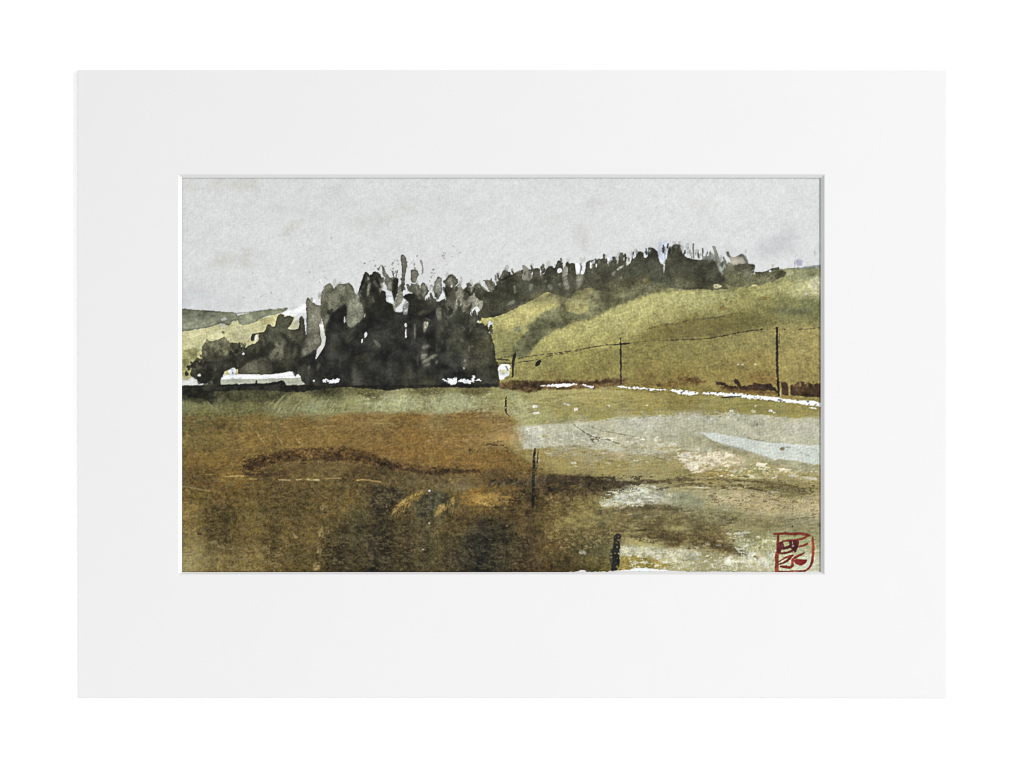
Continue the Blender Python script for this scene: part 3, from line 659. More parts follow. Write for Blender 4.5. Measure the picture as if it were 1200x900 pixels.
dabs("358,350 366,356 377,346 386,334 398,334 410,336 420,350 428,330 446,326", 26, HL, (1.2, 2.6), 2.0, 2.4, 31, a=.42, tilt=.4, rim=.2)
dabs("478,334 492,334 502,340 512,336 524,326 536,332 550,334 566,332 582,328 600,320", 26, HL, (1.2, 2.6), 1.9, 2.4, 32, a=.42, tilt=.4, rim=.2)
dabs("612,316 640,314 660,308 690,306 720,302 750,296 790,288 830,300 850,306", 44, HL, (1.0, 2.4), 2.2, 2.2, 33, a=.38, tilt=.3, rim=.15)
dabs("234,418 244,414 256,416 266,412 278,416 290,410", 30, [(58, 57, 45), (44, 44, 36), (84, 82, 62)], (1.1, 2.4), 1.6, 4.0, 34, a=.8, part=TR)
wash(pts("232,420 250,416 272,418 290,412 300,420 280,428 250,432 232,432"), (46, 46, 37), .7, 2.2, 2.5, 5, var=.2, part=TR)
# tonal drift of the wet washes
lumC = C.mean(-1)
Vn = unit(fnoise(XX, YY, 9, 20, 141, 3)); Vb = unit(fnoise(XX, YY, 22, 26, 145, 3))
mT = (LAB == part_id(TR)); mR = (LAB == part_id(RT))
dk = np.clip((84-lumC)/50, 0, 1)
wt = 1 - .85*np.exp(-((XX-456)/30)**2-((YY-392)/60)**2)
C += ((np.clip(.7*Vn+.6*Vb, 0, 2.4)*wt*dk*19)*mT)[..., None]*np.array([1, .99, .80], np.float32)
C += ((np.clip(.7*Vn+.5*Vb+.3, 0, 2.2)*dk*11)*mR)[..., None]*np.array([1, .98, .80], np.float32)
stk = unit(fnoise(XX, YY, 2.2, 26, 147, 2))
C *= (1 + (.035*np.clip(stk, -1.5, 1.5)*mT*(YY > 350)))[..., None]
def mblur(mask, sx, sy, mix):
    """wet-in-wet: let colour run inside a mask without crossing its edge"""
    jj, ii_ = np.nonzero(mask)
    s_ = (slice(max(jj.min()-9, 0), jj.max()+10), slice(max(ii_.min()-9, 0), ii_.max()+10))
    w = mask[s_].astype(np.float32); A = C[s_]*w[..., None]; W = w.copy()
    for ax, sg_ in ((0, sy/STEP), (1, sx/STEP)):
        R = int(sg_*2.5)+1; oA = np.zeros_like(A); oW = np.zeros_like(W)
        for k in range(-R, R+1):
            g_ = math.exp(-.5*(k/sg_)**2)
            oA += g_*np.roll(A, k, ax); oW += g_*np.roll(W, k, ax)
        A, W = oA, oW
    B = A/np.maximum(W, 1e-4)[..., None]
    mk = w > 0
    C[s_][mk] = (C[s_]*(1-mix) + B*mix)[mk]
lumC = C.mean(-1)
mblur(mT & (lumC < 150), 1.7, 2.2, .55)
mblur(mR & (lumC < 150), 1.6, 2.4, .5)
C *= (1 + (.05*FINE + .04*GR1)*(mT | mR))[..., None]
# crisp last touches in the dark mass
for t in ("424,344 432,330 440,326 446,336", "462,334 464,344", "520,338 524,346", "546,340 552,346 556,338", "588,328 596,324"): stroke(pts(t), (40, 40, 33), 3.2, .7, soft=.6, wa=1)
dabs("300,424 320,418 336,400 346,420 352,438", 16, [(40, 40, 34), (52, 52, 43)], (1.4, 3.0), 1.6, 5, 21, a=.7, rim=0)
dabs("384,380 400,368 402,392 420,400 436,372", 14, [(38, 38, 33), (46, 46, 38)], (1.6, 3.2), 1.8, 5, 22, a=.7, rim=0)
dabs("484,352 500,360 520,362 540,374 560,392", 20, [(40, 40, 34), (50, 50, 41)], (1.2, 2.6), 2.0, 4, 23, a=.75, rim=0)
dabs("505,372 520,392 540,400 556,420", 12, [(84, 83, 68), (98, 96, 80)], (.8, 1.8), 2.2, 7, 24, a=.5, rim=0)
dabs("280,404 276,414 268,420 300,404", 16, [(40, 40, 33), (54, 53, 42)], (1.0, 2.0), 1.7, 3.5, 25, a=.85, rim=0)
dabs("222,428 230,424 238,430 246,440 234,446", 30, [(34, 34, 29), (44, 43, 34)], (1.0, 2.4), 1.8, 3.6, 26, a=.9, rim=0)
for x, y in ((233, 440), (285, 414.5), (226, 446.5), (221, 448), (213.5, 449.5)): blob(x, y, 1.4, 1.1, (222, 224, 222), .9, wa=.7, ws=2)
# ---- white accents under the trees
wash(hh("275,740 300,735 320,742 345,738 380,742 388,726 402,735 400,752 372,758 355,770 330,765 318,752 288,758"), (228, 234, 240), 1, .5, .6, 2.5, part="painted_light", edge=.7)
wash(ii("365,735 385,728 400,745 430,735 470,735 485,725 490,740 520,735 555,742 600,742 603,712 612,712 616,738 660,732 668,745 620,752 600,768 540,765 500,755 470,775 440,785 428,765 400,755"), (236, 240, 243), 1, .5, .7, 2.5, part="painted_light_", edge=.7)
wash(ii("795,650 820,622 850,620 880,625 890,645 880,660 885,700 850,720 840,742 805,740 800,700"), (226, 231, 234), 1, .7, 1, 3, part="painted_light__")
for t, c in (("810,672 890,668", (206, 196, 140)), ("815,690 885,688", (200, 190, 140))): stroke(ii(t), c, 2, .7)
stroke(ii("855,640,1.5 870,668,1"), (90, 92, 96), 1.4, .8)
for t in ("775,585,2 880,590,2", "780,612,1.4 890,615,1.6", "820,575,1 900,560,1.4"): stroke(ii(t), (52, 50, 38), 1.6, .75, dry=.3)

# ---- field
FD = "painted_field"
field = pts("200,452 260,451 330,451.5 360,450.5 420,454 470,453 540,452.5 585,451 640,455.5 700,453 740,456 790,461 850,464 900,467 975,473 975,690 200,690")
wash(field, (130, 110, 60), 1, .8, .6, var=0, gran=0, part=FD)
sl = window(field, 2)
rows = [(215,455,54,54,38),(260,460,64,64,42),(320,462,84,80,48),(380,458,62,60,38),(300,454,56,54,38),(430,459,96,92,56),(500,458,104,98,60),(560,458,104,96,58),(230,466,70,70,44),
(220,475,122,124,80),(250,478,116,116,74),(290,478,110,108,66),(330,478,130,128,84),(370,476,146,149,106),(395,478,134,132,86),(300,468,100,96,58),(350,467,120,118,76),
(220,496,112,98,54),(260,495,108,90,46),(300,495,132,104,54),(350,497,132,102,52),(400,495,142,108,57),(245,488,108,98,56),
(220,515,126,106,58),(260,510,116,96,50),(290,515,138,106,52),(350,515,138,106,53),(395,515,142,108,52),
(215,535,120,93,46),(250,540,128,98,48),(275,545,130,99,49),(240,560,100,76,40),(275,560,126,97,47),(320,558,94,73,42),(380,553,110,90,52),(350,556,102,82,46),
(220,580,98,81,44),(260,580,90,70,37),(320,580,82,66,37),(380,580,84,68,39),(220,595,115,96,58),(280,595,90,75,42),
(420,470,150,150,102),(470,470,161,162,115),(540,470,160,161,116),(570,466,142,138,88),(590,472,160,152,100),(600,462,150,146,96),(420,478,148,144,98),(520,478,158,156,110),
(420,490,142,110,60),(480,490,130,98,50),(540,493,134,102,54),(590,495,146,116,66),(420,510,142,107,56),(480,513,140,102,50),(540,513,146,110,56),(590,512,166,130,76),(560,500,140,108,58),
(410,528,122,92,48),(480,530,141,102,50),(520,537,142,103,50),(560,540,141,102,50),(590,535,132,96,45),(450,525,138,101,50),
(450,556,82,66,40),(500,560,94,78,48),(540,566,106,88,55),(420,560,88,70,41),(480,564,98,82,52),(580,560,92,70,40),
(420,590,92,77,43),(450,582,62,51,35),(510,590,62,60,45),(560,580,134,100,46),(590,577,108,82,42),(620,585,92,74,42),(610,560,96,76,44),(605,525,134,112,62),(610,545,120,92,46),
(640,465,166,156,98),(700,468,168,154,92),(760,472,158,142,80),(610,480,168,163,114),(630,492,164,160,106),(700,488,150,140,80),(760,484,156,142,80),(660,480,162,150,90),
(625,505,180,178,156),(680,500,178,176,152),(740,500,184,180,160),(780,508,178,175,152),(660,516,168,165,138),(720,520,172,168,142),(770,522,172,164,132),(640,512,176,174,150),
(625,532,156,138,82),(660,540,162,144,86),(690,532,166,152,102),(720,545,160,143,86),(770,545,158,144,92),(750,535,166,154,108),(800,530,160,152,112),
(640,575,84,68,42),(690,575,92,78,48),(720,590,140,130,88),(690,592,120,108,66),(760,585,166,163,132),(800,588,150,148,112),
(800,470,142,128,68),(880,474,146,136,76),(940,482,150,137,76),(840,482,152,140,80),(900,486,150,140,80),
(820,495,174,172,152),(900,500,176,173,150),(950,505,188,184,164),(860,506,176,172,150),(790,515,158,153,120),(820,522,160,155,122),(930,512,182,178,154),
(840,540,188,174,138),(870,545,176,164,122),(800,545,162,146,100),(880,555,152,147,93),(840,556,152,133,79),(950,560,164,150,96),(920,552,168,154,102),(930,545,172,168,138),(800,556,140,128,76),(900,572,124,112,70),
(870,582,166,151,112),(920,578,124,114,72),(950,592,174,156,117),(900,590,170,151,111),(840,585,160,152,112),(935,570,140,126,80),
(215,602,118,100,60),(250,602,82,68,38),(300,602,82,70,40),(350,602,86,71,41),(392,602,106,88,52),(415,604,88,80,48),(440,595,60,50,36),
(215,630,112,100,64),(260,632,86,71,41),(320,637,80,66,38),(360,632,94,78,46),(402,632,64,55,36),(440,632,56,49,35),(425,620,70,62,40),
(215,658,140,130,96),(240,650,122,110,74),(265,656,112,97,60),(310,657,98,83,50),(360,657,86,73,43),(400,657,62,53,35),(450,657,64,57,38),
(470,602,78,65,40),(500,606,64,59,42),(540,610,76,61,37),(600,602,76,61,37),(640,602,88,73,44),(680,610,126,116,72),(705,604,132,122,78),(655,595,96,82,50),(690,625,104,92,58),
(470,640,60,51,34),(520,640,66,59,39),(565,636,42,39,31),(600,640,62,52,35),(650,640,73,59,37),(695,642,82,76,50),(710,635,92,84,54),
(470,668,60,54,36),(510,664,64,56,38),(560,668,48,43,33),(620,666,66,53,35),(660,664,70,58,36),(702,662,90,82,46),(540,650,54,47,35),
(740,586,168,166,138),(760,596,130,118,78),(730,607,112,98,60),(780,612,112,99,60),(840,604,140,137,98),(900,602,158,146,104),(940,612,154,148,116),(870,612,136,128,88),
(720,626,98,84,52),(770,622,122,107,62),(830,620,112,99,61),(890,618,132,122,82),(940,624,146,138,98),
(745,634,164,150,96),(790,635,108,91,53),(835,634,106,89,53),(870,640,160,158,118),(900,640,154,152,104),(930,640,150,146,104),
(740,645,176,172,138),(800,650,174,170,138),(850,644,132,114,72),(880,655,182,178,144),(940,660,188,186,156),(760,640,158,146,96),(830,652,150,140,100),
(745,660,150,131,68),(800,664,162,156,110),(850,661,160,155,115),(780,656,172,164,122),(900,662,176,172,136)]
FF = colour_field(rows, 3.6, 1.9, 4, sl)
fm = (LAB[sl] == part_id(FD))
lum = FF.mean(-1)
gk = np.clip((150-lum)/90, 0.25, 1.1)
tx = 1 + gk*(.045*GR2[sl] + .07*TOOTH[sl] + .07*GR1[sl] + .05*FINE[sl] + .05*MOT[sl]) + .025*STRK[sl]
wm = np.clip((YY[sl]-545)/40, 0, 1)*np.clip((740-XX[sl])/80, 0, 1)
FF = FF*(1+.07*np.clip((YY[sl]-550)/40, 0, 1))[..., None]*(1 + wm[..., None]*np.array([.05, .005, -.12], np.float32))
VST = unit(fnoise(XX[sl], YY[sl], 15, 95, 163, 3)); low = np.clip((YY[sl]-565)/35, 0, 1)*np.clip((720-XX[sl])/60, 0, 1)
tx = tx + .075*np.clip(VST, -1.8, 1.8)*low
FT = FF*tx[..., None]
FT[..., 0] *= 1 + .03*fnoise(XX[sl], YY[sl], 9, 6, 81, 3); FT[..., 2] *= 1 + .07*fnoise(XX[sl], YY[sl], 7, 5, 83, 3)
C[sl][fm] = FT[fm]
# dark ground line under the trees
wash(pts("205,452.5 240,452 262,450.5 300,449.5 330,449 332,446 334,447 335,452 360,450.5 400,452 450,451.5 500,451 560,450.5 585,449 586,453.5 560,454.5 520,454 480,455 455,457.5 440,456 425,455.5 410,453.5 395,454 372,457 345,460 330,459 300,457 250,459 252,470 248,475 242,468 205,462"), (36, 37, 30), .95, .8, .8, 3, var=.2, gran=.1, part=FD)
stroke(g("340,785,2.4 480,780,2 600,776,2.6 640,780,2 790,762,4 805,750,3"), (26, 28, 26), 2, .95, soft=.5)
for x in (300.5, 330.5): stroke([(x, 446.5, 1.6), (x-.5, 451, 3)], (26, 28, 26), 2, .95)
wash(pts("205,456 250,462 300,457 345,459 330,470 280,470 250,474 225,466 205,470"), (60, 60, 40), .6, 3, 2.5, 6, var=.2, gran=.12)
# pale green strip with combed marks
for i in range(70):
    r_ = np.random.RandomState(2000+i); x = r_.uniform(310, 410); y = r_.uniform(470, 487); L = r_.uniform(3, 7)
    stroke([(x, y, .8), (x+L*.6, y-L, 1.2)], (166, 170, 128) if i % 3 else (112, 112, 72), 1, r_.uniform(.25, .55), soft=.6, sm=0)
for i in range(120):
    r_ = np.random.RandomState(2100+i); x = r_.uniform(240, 470); y = r_.uniform(488, 520); L = r_.uniform(3, 9)
    stroke([(x, y, .7), (x+L, y+L*r_.uniform(.3, .9), 1.1)], (172, 140, 86) if i % 2 else (108, 80, 40), 1, r_.uniform(.15, .42), soft=.6, sm=0)
wash(pts("450,463 520,461 566,466 560,478 520,484 470,485 430,480"), (166, 168, 124), .45, 3, 2.5, 6, gran=.1)
wash(pts("395,485 440,485 480,487 520,485 560,480 580,476 575,486 520,492 440,491 395,490"), (140, 104, 54), .4, 2, 2, 6, gran=.1)
wash(pts("596,460 604,458 614,468 622,480 618,494 608,498 602,484"), (172, 170, 122), .55, 2.5, 2, 5)
# arched dark-brown stroke
BR = (76, 52, 30)
stroke(pts("289,547,6 302,544,13 316,538,13 340,533,14 372,531,14 400,531,13 424,534,12 440,540,10 462,546,9 490,549,8 520,552,7 545,553,5 562,552,3"), (94, 65, 34), 8, .82, soft=2.6, wa=2.4, ws=6, var=.2, gran=.3)
stroke(pts("286,546,4 300,545,9 314,540,7 335,536,5 360,537,4 395,537,4 420,537,4"), BR, 5, .5, soft=2.0, wa=2, ws=4, var=.2, gran=.3)
stroke(pts("428,536,4 448,544,5 470,549,4 500,554,5 530,553,4 560,551,2"), (70, 51, 31), 5, .8, soft=1.6, wa=1.6, ws=5, gran=.2)
stroke(pts("286,555,3 304,557,4 325,556,4 332,552,3"), (84, 60, 36), 4, .6, soft=1.6, wa=1.6, gran=.2)
for i in range(26):
    r_ = np.random.RandomState(2300+i); blob(r_.uniform(284, 312), r_.uniform(538, 556), r_.uniform(.8, 2.2), r_.uniform(.7, 1.8), BR, .6, soft=.7, wa=1, ws=2.5)
# dry scratch lines
for t, c in (("262,558,1 285,558,1.4", (186, 150, 92)), ("293,561,1.6 300,561.5,1.6", (176, 148, 92)), ("326,562,1 340,563,2", (184, 158, 104)), ("347,562,1.4 353,562,1.4", (190, 164, 112)), ("360,561.5,1.6 373,563,2.4", (196, 172, 120)), ("214,570,1.2 246,575.5,2", (150, 122, 78)), ("418,563,1.4 428,562,1.6 446,565,1.6", (192, 150, 90)), ("380,561,1 400,560,1", (160, 136, 88)), ("240,556,1 249,556,1.4", (160, 124, 66)),
             ("300,505,1.2 310,520,1.6", (164, 134, 80)), ("325,512,1 330,518,1.4", (170, 138, 84)), ("347,514,1 351,519,1.8", (186, 150, 96)), ("272,527.5,1 284,527,1.2", (160, 128, 72)), ("425,495,1 470,497,1", (160, 126, 76))):
    stroke(pts(t), c, 1.4, .75, soft=.5, wa=.8, ws=3)
# ochre comb marks in the middle
OC = (160, 126, 66)
for t in ("487,575 497,574 494,582 484,588 472,592 464,600 458,608 459,600 466,590 476,583", "512,592 520,590 524,597 516,601 513,606 508,606 510,598", "527,583 534,582 531,592 528,590", "550,583 575,577 600,582 596,588 576,594 566,592 556,588"):
    wash(pts(t), OC, .75, 1, 2, 3, var=.15, gran=.15)
for i in range(30):
    r_ = np.random.RandomState(2400+i); x = r_.uniform(458, 496); y = 606-(x-458)*.8+r_.uniform(-4, 4)
    stroke([(x, y, 1.2), (x-1.5, y+r_.uniform(3, 7), .8)], OC, 1, .6, soft=.5, sm=0)
for i in range(16):
    r_ = np.random.RandomState(2450+i); x = r_.uniform(509, 536); y = r_.uniform(584, 598)
    stroke([(x, y, 1.2), (x-1, y+r_.uniform(4, 8), .8)], (152, 124, 66), 1, .6, soft=.5, sm=0)
wash(pts("500,576 520,574 528,582 516,592 508,606 490,606 484,596 494,584"), (78, 79, 62), .5, 2.2, 2.5, 5, var=.2, gran=.12)
wash(pts("440,568 462,572 478,578 466,588 452,600 440,604 434,590"), (52, 44, 33), .6, 3, 2.5, 6, var=.2, gran=.12)
blob(503, 575, 1.4, 1.2, (190, 194, 190), .9)
wash(pts("508,566 540,566 560,572 540,576 510,574"), (126, 114, 84), .45, 2.5, 2, 6)
# vertical bands low down
for x, y0, y1, w, c, a in ((418, 592, 640, 16, (96, 90, 56), .4), (442, 590, 668, 18, (48, 42, 32), .45), (500, 612, 668, 16, (78, 72, 46), .4), (478, 600, 660, 12, (54, 44, 30), .4), (565, 616, 668, 20, (38, 36, 30), .5), (622, 600, 668, 22, (72, 54, 34), .35), (590, 618, 655, 10, (78, 64, 42), .4), (402, 610, 666, 14, (56, 46, 31), .4), (255, 600, 640, 24, (74, 60, 33), .3)):
    stroke([(x, y0, w*.6), (x+2, (y0+y1)/2, w), (x, y1, w)], c, w, a, soft=w*.35, wa=3, ws=9, var=.2, gran=.14)
# pale broken strip
for t in ("376,590 384,592 382,604 378,602", "377,614 380,618 379,630 373,632 372,627", "373,634 378,640 376,654 371,655 370,644", "368,660 374,656 375,668 367,669"):
    wash(pts(t), (158, 134, 84), .6, 1.1, 2, 3, var=.2, gran=.3, edge=.7)
for t in ("343,624 350,630 346,632", "374,592 380,596 377,600", "452,592 454,592 453,596", "384,622 386,622 385,625"): wash(pts(t), (172, 146, 96), .7, .6, .8)
blob(233.5, 625, 2.8, 2.2, (62, 48, 34), .85, wa=.8)
dots(34, 380, 560, 640, 600, (176, 150, 98), (.4, .9), 31, .6); dots(40, 215, 570, 640, 665, (140, 118, 74), (.4, .9), 33, .45)
for x, y in ((594, 616), (503, 613), (496, 644), (680, 648)): blob(x, y, 1.3, 1, (190, 180, 150), .85)
wash(pts("678,646 684,645 687,648 681,650"), (188, 188, 166), .6, .6, 1, 2, edge=.6)

# ---- right of the field path
# brown strip under the hill
BW = (92, 66, 40)
wash(pts("585,449 600,446 640,446 690,445.5 722,443 736,443.5 733,450 700,454.5 660,457 634,456.5 622,461 608,459 600,456 585,456"), BW, .85, 1.6, 1.6, 5, var=.2, gran=.2, part=FD)
stroke(pts("604,452 640,450 690,449 730,446"), (72, 52, 34), 3, .5, soft=1.6, wa=1.2)
wash(pts("735,450 790,454 830,449 816,442 800,441 790,440 800,446 770,450"), (106, 76, 40), .6, 1.6, 1.6, 4, gran=.2)
wash(pts("790,442 812,443 830,447 824,449 800,447"), (98, 70, 38), .65, 1, 1.4, 3, gran=.2)
for t, w in (("840,449 848,450", 4), ("862,446 867,452", 4), ("850,453 864,455", 4), ("868,455 890,453 902,452", 5), ("875,456 908,456", 4), ("905,454 912,460", 3), ("885,451 900,453", 4)):
    stroke(pts(t), (62, 44, 31), w, .92, soft=.8, wa=1.2, ws=3, gran=.15)
wash(pts("843,452 866,456 908,459 912,463 870,460 845,456"), (112, 74, 42), .7, 1.2, 1, 3)
wash(pts("915,448 922,447 924,456 924,464 917,462"), (78, 54, 36), .92, .7, .7)
wash(pts("926,452 934,449 936,447 942,447 943,451 948,447 951,451 956,449 962,449 962,466 926,463"), (80, 55, 36), .92, .8, .8, 3, var=.2, gran=.12)
for x in (930, 937.5, 946, 953): stroke([(x, 447, 2), (x+.4, 452, 2)], (150, 124, 76), 2, .6, soft=.8)
stroke(pts("925,449 925.5,463"), (172, 146, 92), 1.5, .7); stroke(pts("914,455,1 914.5,464,1.4"), (190, 176, 130), 1.3, .8)
for i in range(20):
    r_ = np.random.RandomState(2600+i); blob(r_.uniform(892, 914), r_.uniform(438, 452), r_.uniform(.8, 2.2), r_.uniform(.6, 1.6), (112, 80, 44), r_.uniform(.2, .6), soft=.8, wa=1)
for x, y in ((865, 427), (870, 427), (885.5, 427)): blob(x, y, 1.4, 1, (216, 208, 172), .9, soft=.5)
# white lane
RD = "painted_lane"
WH = (236, 240, 246)
for t in ("634,452.5,2 650,452,3.6 664,451.5,4 675,450.5,2.6", "684,451,1.4 694,453.4,2.2", "724,453,1.2 738,454.5,2.8 752,455,1.8 766,456,2.2 780,457,1.4", "786,457.5,1.4 792,458.5,5 805,460.5,5.2 817,460.5,4.4", "824,460.5,2.8 850,462.5,4.4 866,463.5,5 880,465,4.8 893,466,4.4", "896,466.5,4.6 912,468,5 926,470,4.6", "928,470,4 945,472,5.2 961,473.5,5.5", "948,477.5,1.2 956,479,2"):
    stroke([(p[0], p[1], p[2]*.84) for p in pts(t)], WH, 3, .95, soft=.5, wa=1.0, ws=2.2, var=.02, gran=.02, part=RD, edge=.45)
for x, y in ((722, 451.6), (740, 454), (836, 462.8), (841, 459.6), (860, 461), (876, 462.6), (905, 470), (915, 470.5), (935, 469), (947, 470.8), (776, 455.5), (760, 456.6)): blob(x, y, 1.3, .9, (96, 84, 64), .85, soft=.5, wa=.6)
stroke(pts("845,466,1 856,465,2 866,465,1.4"), (70, 54, 36), 1.8, .8); stroke(pts("912,468.5 917,469.5"), (70, 60, 56), 1.6, .7); stroke(pts("700,455 720,456 745,458 770,460"), (98, 74, 42), 1.4, .6, dry=.35)
for i in range(34):
    r_ = np.random.RandomState(4100+i); x = r_.uniform(724, 960); y = 452.6+(x-724)*.087+r_.uniform(-2.4, 2.6)
    blob(x, y, r_.uniform(.5, 1.4), r_.uniform(.4, .8), (104, 94, 64), .8, soft=.4, wa=.5, ws=2)
# white flecks in the meadow
for x, y, rx, ry in ((627, 476, 3.2, 2.4), (629, 484, 4.4, 1.6), (662, 473.5, 2.6, 1.2), (666, 474.5, 2, 1), (675, 479.5, 2.6, 1.8), (713.5, 476, 1.8, 1.2), (758, 475, 1.6, 1), (883, 482, 3.4, 1.8), (885.5, 476, 1.2, 1), (903, 481.5, 2.4, 1.6), (907.5, 483.5, 1.4, 1), (857, 481.5, 2, 1.6)):
    blob(x, y, rx, ry, (224, 222, 204), .92, soft=.6, wa=1, ws=2.5)
for t in ("636,468,1 655,467,1.4 665,463,1", "700,480,1 745,480,1.4", "600,473,1 606,480,1.4"): stroke(pts(t), (124, 120, 76), 1.4, .5, soft=1)
wash(pts("630,491 650,489 675,490 672,495 640,497"), (134, 130, 82), .5, 2.2, 1.5)
# pale stony band
PB = (184, 183, 156)
band = pts("606,506 612,499 640,497 660,496.5 690,494 715,490 735,488 736,490 755,489 758,486 762,489 775,486 778,489 795,486 797,483 802,488 810,487 814,484 818,488 850,486 858,481 862,485 900,487 930,490 970,489 970,520 940,521 915,518 887,516 863,511 843,507 822,507 832,519 836,528 815,530 800,526 790,528 760,534 735,530 710,528 690,526 672,520 655,523 640,523 622,527 612,526 608,515")
wash(band, PB, .85, 1, 1.6, 4, var=.035, gran=.05)
wash(pts("606,506 616,499 632,499 640,506 636,518 624,526 614,526"), (194, 192, 174), .7, 2, 2, 5, gran=.06)
for t, c, a in (("735,489 775,487 780,500 745,504", (198, 195, 178), .6), ("770,492 810,490 850,500 800,512 775,514", (166, 162, 136), .5), ("880,492 905,488 915,505 890,512", (168, 163, 138), .45), ("915,495 965,498 965,512 925,508", (198, 194, 176), .6), ("690,505 760,510 800,518 780,530 720,525", (176, 168, 138), .5), ("640,505 690,500 700,515 650,520", (174, 172, 148), .5), ("800,508 840,512 830,525 796,528", (158, 152, 118), .6), ("848,484 870,486 900,488 880,498 850,496", (176, 174, 152), .5)):
    wash(pts(t), c, a, 4, 3, 8, var=.06, gran=.05)
for i in range(60):
    r_ = np.random.RandomState(2700+i); x = r_.uniform(630, 800); y = r_.uniform(520, 546)
    blob(x, y, r_.uniform(1, 4.5), r_.uniform(.7, 1.8), ((204, 200, 178), (150, 126, 76), (188, 180, 146))[i % 3], r_.uniform(.35, .8), soft=.9, wa=1.2, ws=3)
stroke(pts("672,497,1 685,507,1.5 698,513,1 710,514,1.6 730,522,1.2"), (104, 100, 78), 1.3, .75, soft=.5, wa=.8, ws=3); stroke(pts("690,500,1 705,505,1 735,510,1.3 752,513,1"), (120, 116, 94), 1.2, .55, soft=.5, wa=.8)
wash(pts("690,511 698,512 703,517 696,519 692,516"), (112, 92, 58), .8, .7, .8, 2.5); blob(698, 517, 2.6, 1.4, (220, 216, 198), .9, wa=.7); blob(638, 511, 3.4, 2, (166, 144, 92), .6, soft=1.2, wa=1)
stroke(pts("752,532 770,536 785,541"), (110, 98, 66), 1, .5); stroke(pts("887,495 887.5,500"), (110, 106, 90), 1, .7)
# blue-grey puddle wedge
wash(pts("820,506.5 832,507.5 843,507.5 852,510 863,511.5 876,515 887,516.5 900,517 915,518 937,521 970,522 970,547 937,541 911.7,537.5 907,540.5 892,535 877,530 860,525 843,520 832,514"), (204, 210, 200), .92, .8, 1.2, 3, edge=.5, var=.03, gran=.03)
stroke(pts("828,518,3 843,522,6 860,527,8 880,533,7 900,539,6 909,541.5,3"), (162, 157, 124), 6, .7, soft=1.8, wa=1, rim=.1)
wash(pts("911,538 937,542 962,547 962,556 930,551 908,545"), (166, 161, 128), .7, 2, 1.2); blob(917, 526, 3.4, 2, (150, 138, 98), .8, soft=.8, wa=.8)
for t in ("922,524 936,527", "938,530 948,534", "944,524 955,527"): stroke(pts(t), (178, 182, 168), 1.4, .6)
stroke(pts("876,513,1 900,518,1.6 915,518.5,1"), (152, 148, 122), 1.2, .6)
# flesh-pink dry patch
wash(pts("793,532 812,529 835,531 858,534 876,540 866,546 845,545 836,549 822,552 810,553 806,546 798,540"), (200, 184, 146), .85, 1.2, 1.8, 4, var=.08, gran=.08)
for t in ("796,532 808,531 812,536 803,540", "804,542 822,540 820,548 809,553", "848,531 862,533 852,536", "886,542 900,543 896,547 886,546", "912,548 928,550 926,552 914,551", "924,556 936,557 934,559 924,558.5", "940,558 958,560 957,563 942,561"):
    wash(pts(t), (222, 214, 190), .85, .8, 1.2, 3)
dots(36, 840, 548, 955, 562, (212, 206, 180), (.5, 1.4), 41, .8, 1.9); dots(26, 770, 540, 860, 560, (170, 140, 90), (.6, 1.8), 43, .5, 2.4)
# dark dry-brushed band
stroke(pts("575,566,6 610,566,10 645,562,12 680,563,12 705,567,11 730,567,8 752,565,4 770,564.5,2"), (72, 58, 39), 9, .85, soft=2.2, wa=2.2, ws=7, var=.2, gran=.18)
stroke(pts("640,572,6 680,576,8 715,572,5 735,570,3"), (80, 65, 42), 6, .6, soft=2.2, wa=2.2, ws=7, gran=.2)
wash(pts("590,575 640,568 700,574 735,574 715,580 690,582 660,590 610,596 580,590"), (86, 68, 42), .55, 4, 3, 7, var=.2, gran=.2)
for t, c, a in (("735,567,2 770,565,3 800,562,3 818,562,2", (90, 76, 48), .85), ("818,561,1.4 850,562,2.4 880,564,3 910,567,3.4 935,570,2", (94, 80, 48), .8), ("770,574,2 800,568,3 825,567,2", (100, 84, 52), .75), ("876,571,2 895,575,2.4 908,577,2", (80, 68, 44), .75), ("905,572,4 930,574,8 945,577,4", (96, 86, 54), .6), ("830,570,2 850,568,3 870,570,2", (116, 94, 56), .6), ("775,563 830,559 860,560", (150, 136, 92), .6)):
    stroke(pts(t), c, 3, a, soft=1, wa=1.4, ws=5, dry=.18, gran=.15)
for i in range(110):
    r_ = np.random.RandomState(2800+i); x = r_.uniform(700, 955); y = r_.uniform(556, 606); L = r_.uniform(6, 26); sl_ = (x-820)/400*.5 + r_.uniform(-.06, .06)
    c = ((206, 202, 178), (110, 98, 62), (186, 166, 122), (142, 132, 88))[i % 4]
    stroke([(x-L/2, y-L/2*sl_, .6), (x, y, r_.uniform(1, 2.2)), (x+L/2, y+L/2*sl_, .6)], c, 1.4, r_.uniform(.3, .7), soft=.7, wa=1.2, ws=4, dry=.25)
wash(pts("718,582 735,577 765,575 800,580 795,590 770,592 740,594 722,592"), (188, 188, 164), .6, 2.4, 2, 5, gran=.08)
for t in ("720,580 736,578 733,586 722,588", "737,571 752,571 764,575 748,578", "702,589 718,584 720,592 706,594"): wash(pts(t), (206, 208, 188), .7, 1.4, 1.6, 3)
wash(pts("785,582 800,575 815,578 828,590 820,600 795,598"), (146, 148, 116), .6, 3, 2.5, 6)
wash(pts("700,597 735,590 780,590 830,596 880,604 950,608 965,612 965,620 900,620 850,612 800,622 740,622 700,618"), (112, 100, 62), .3, 4, 3, 8, var=.2, gran=.16)
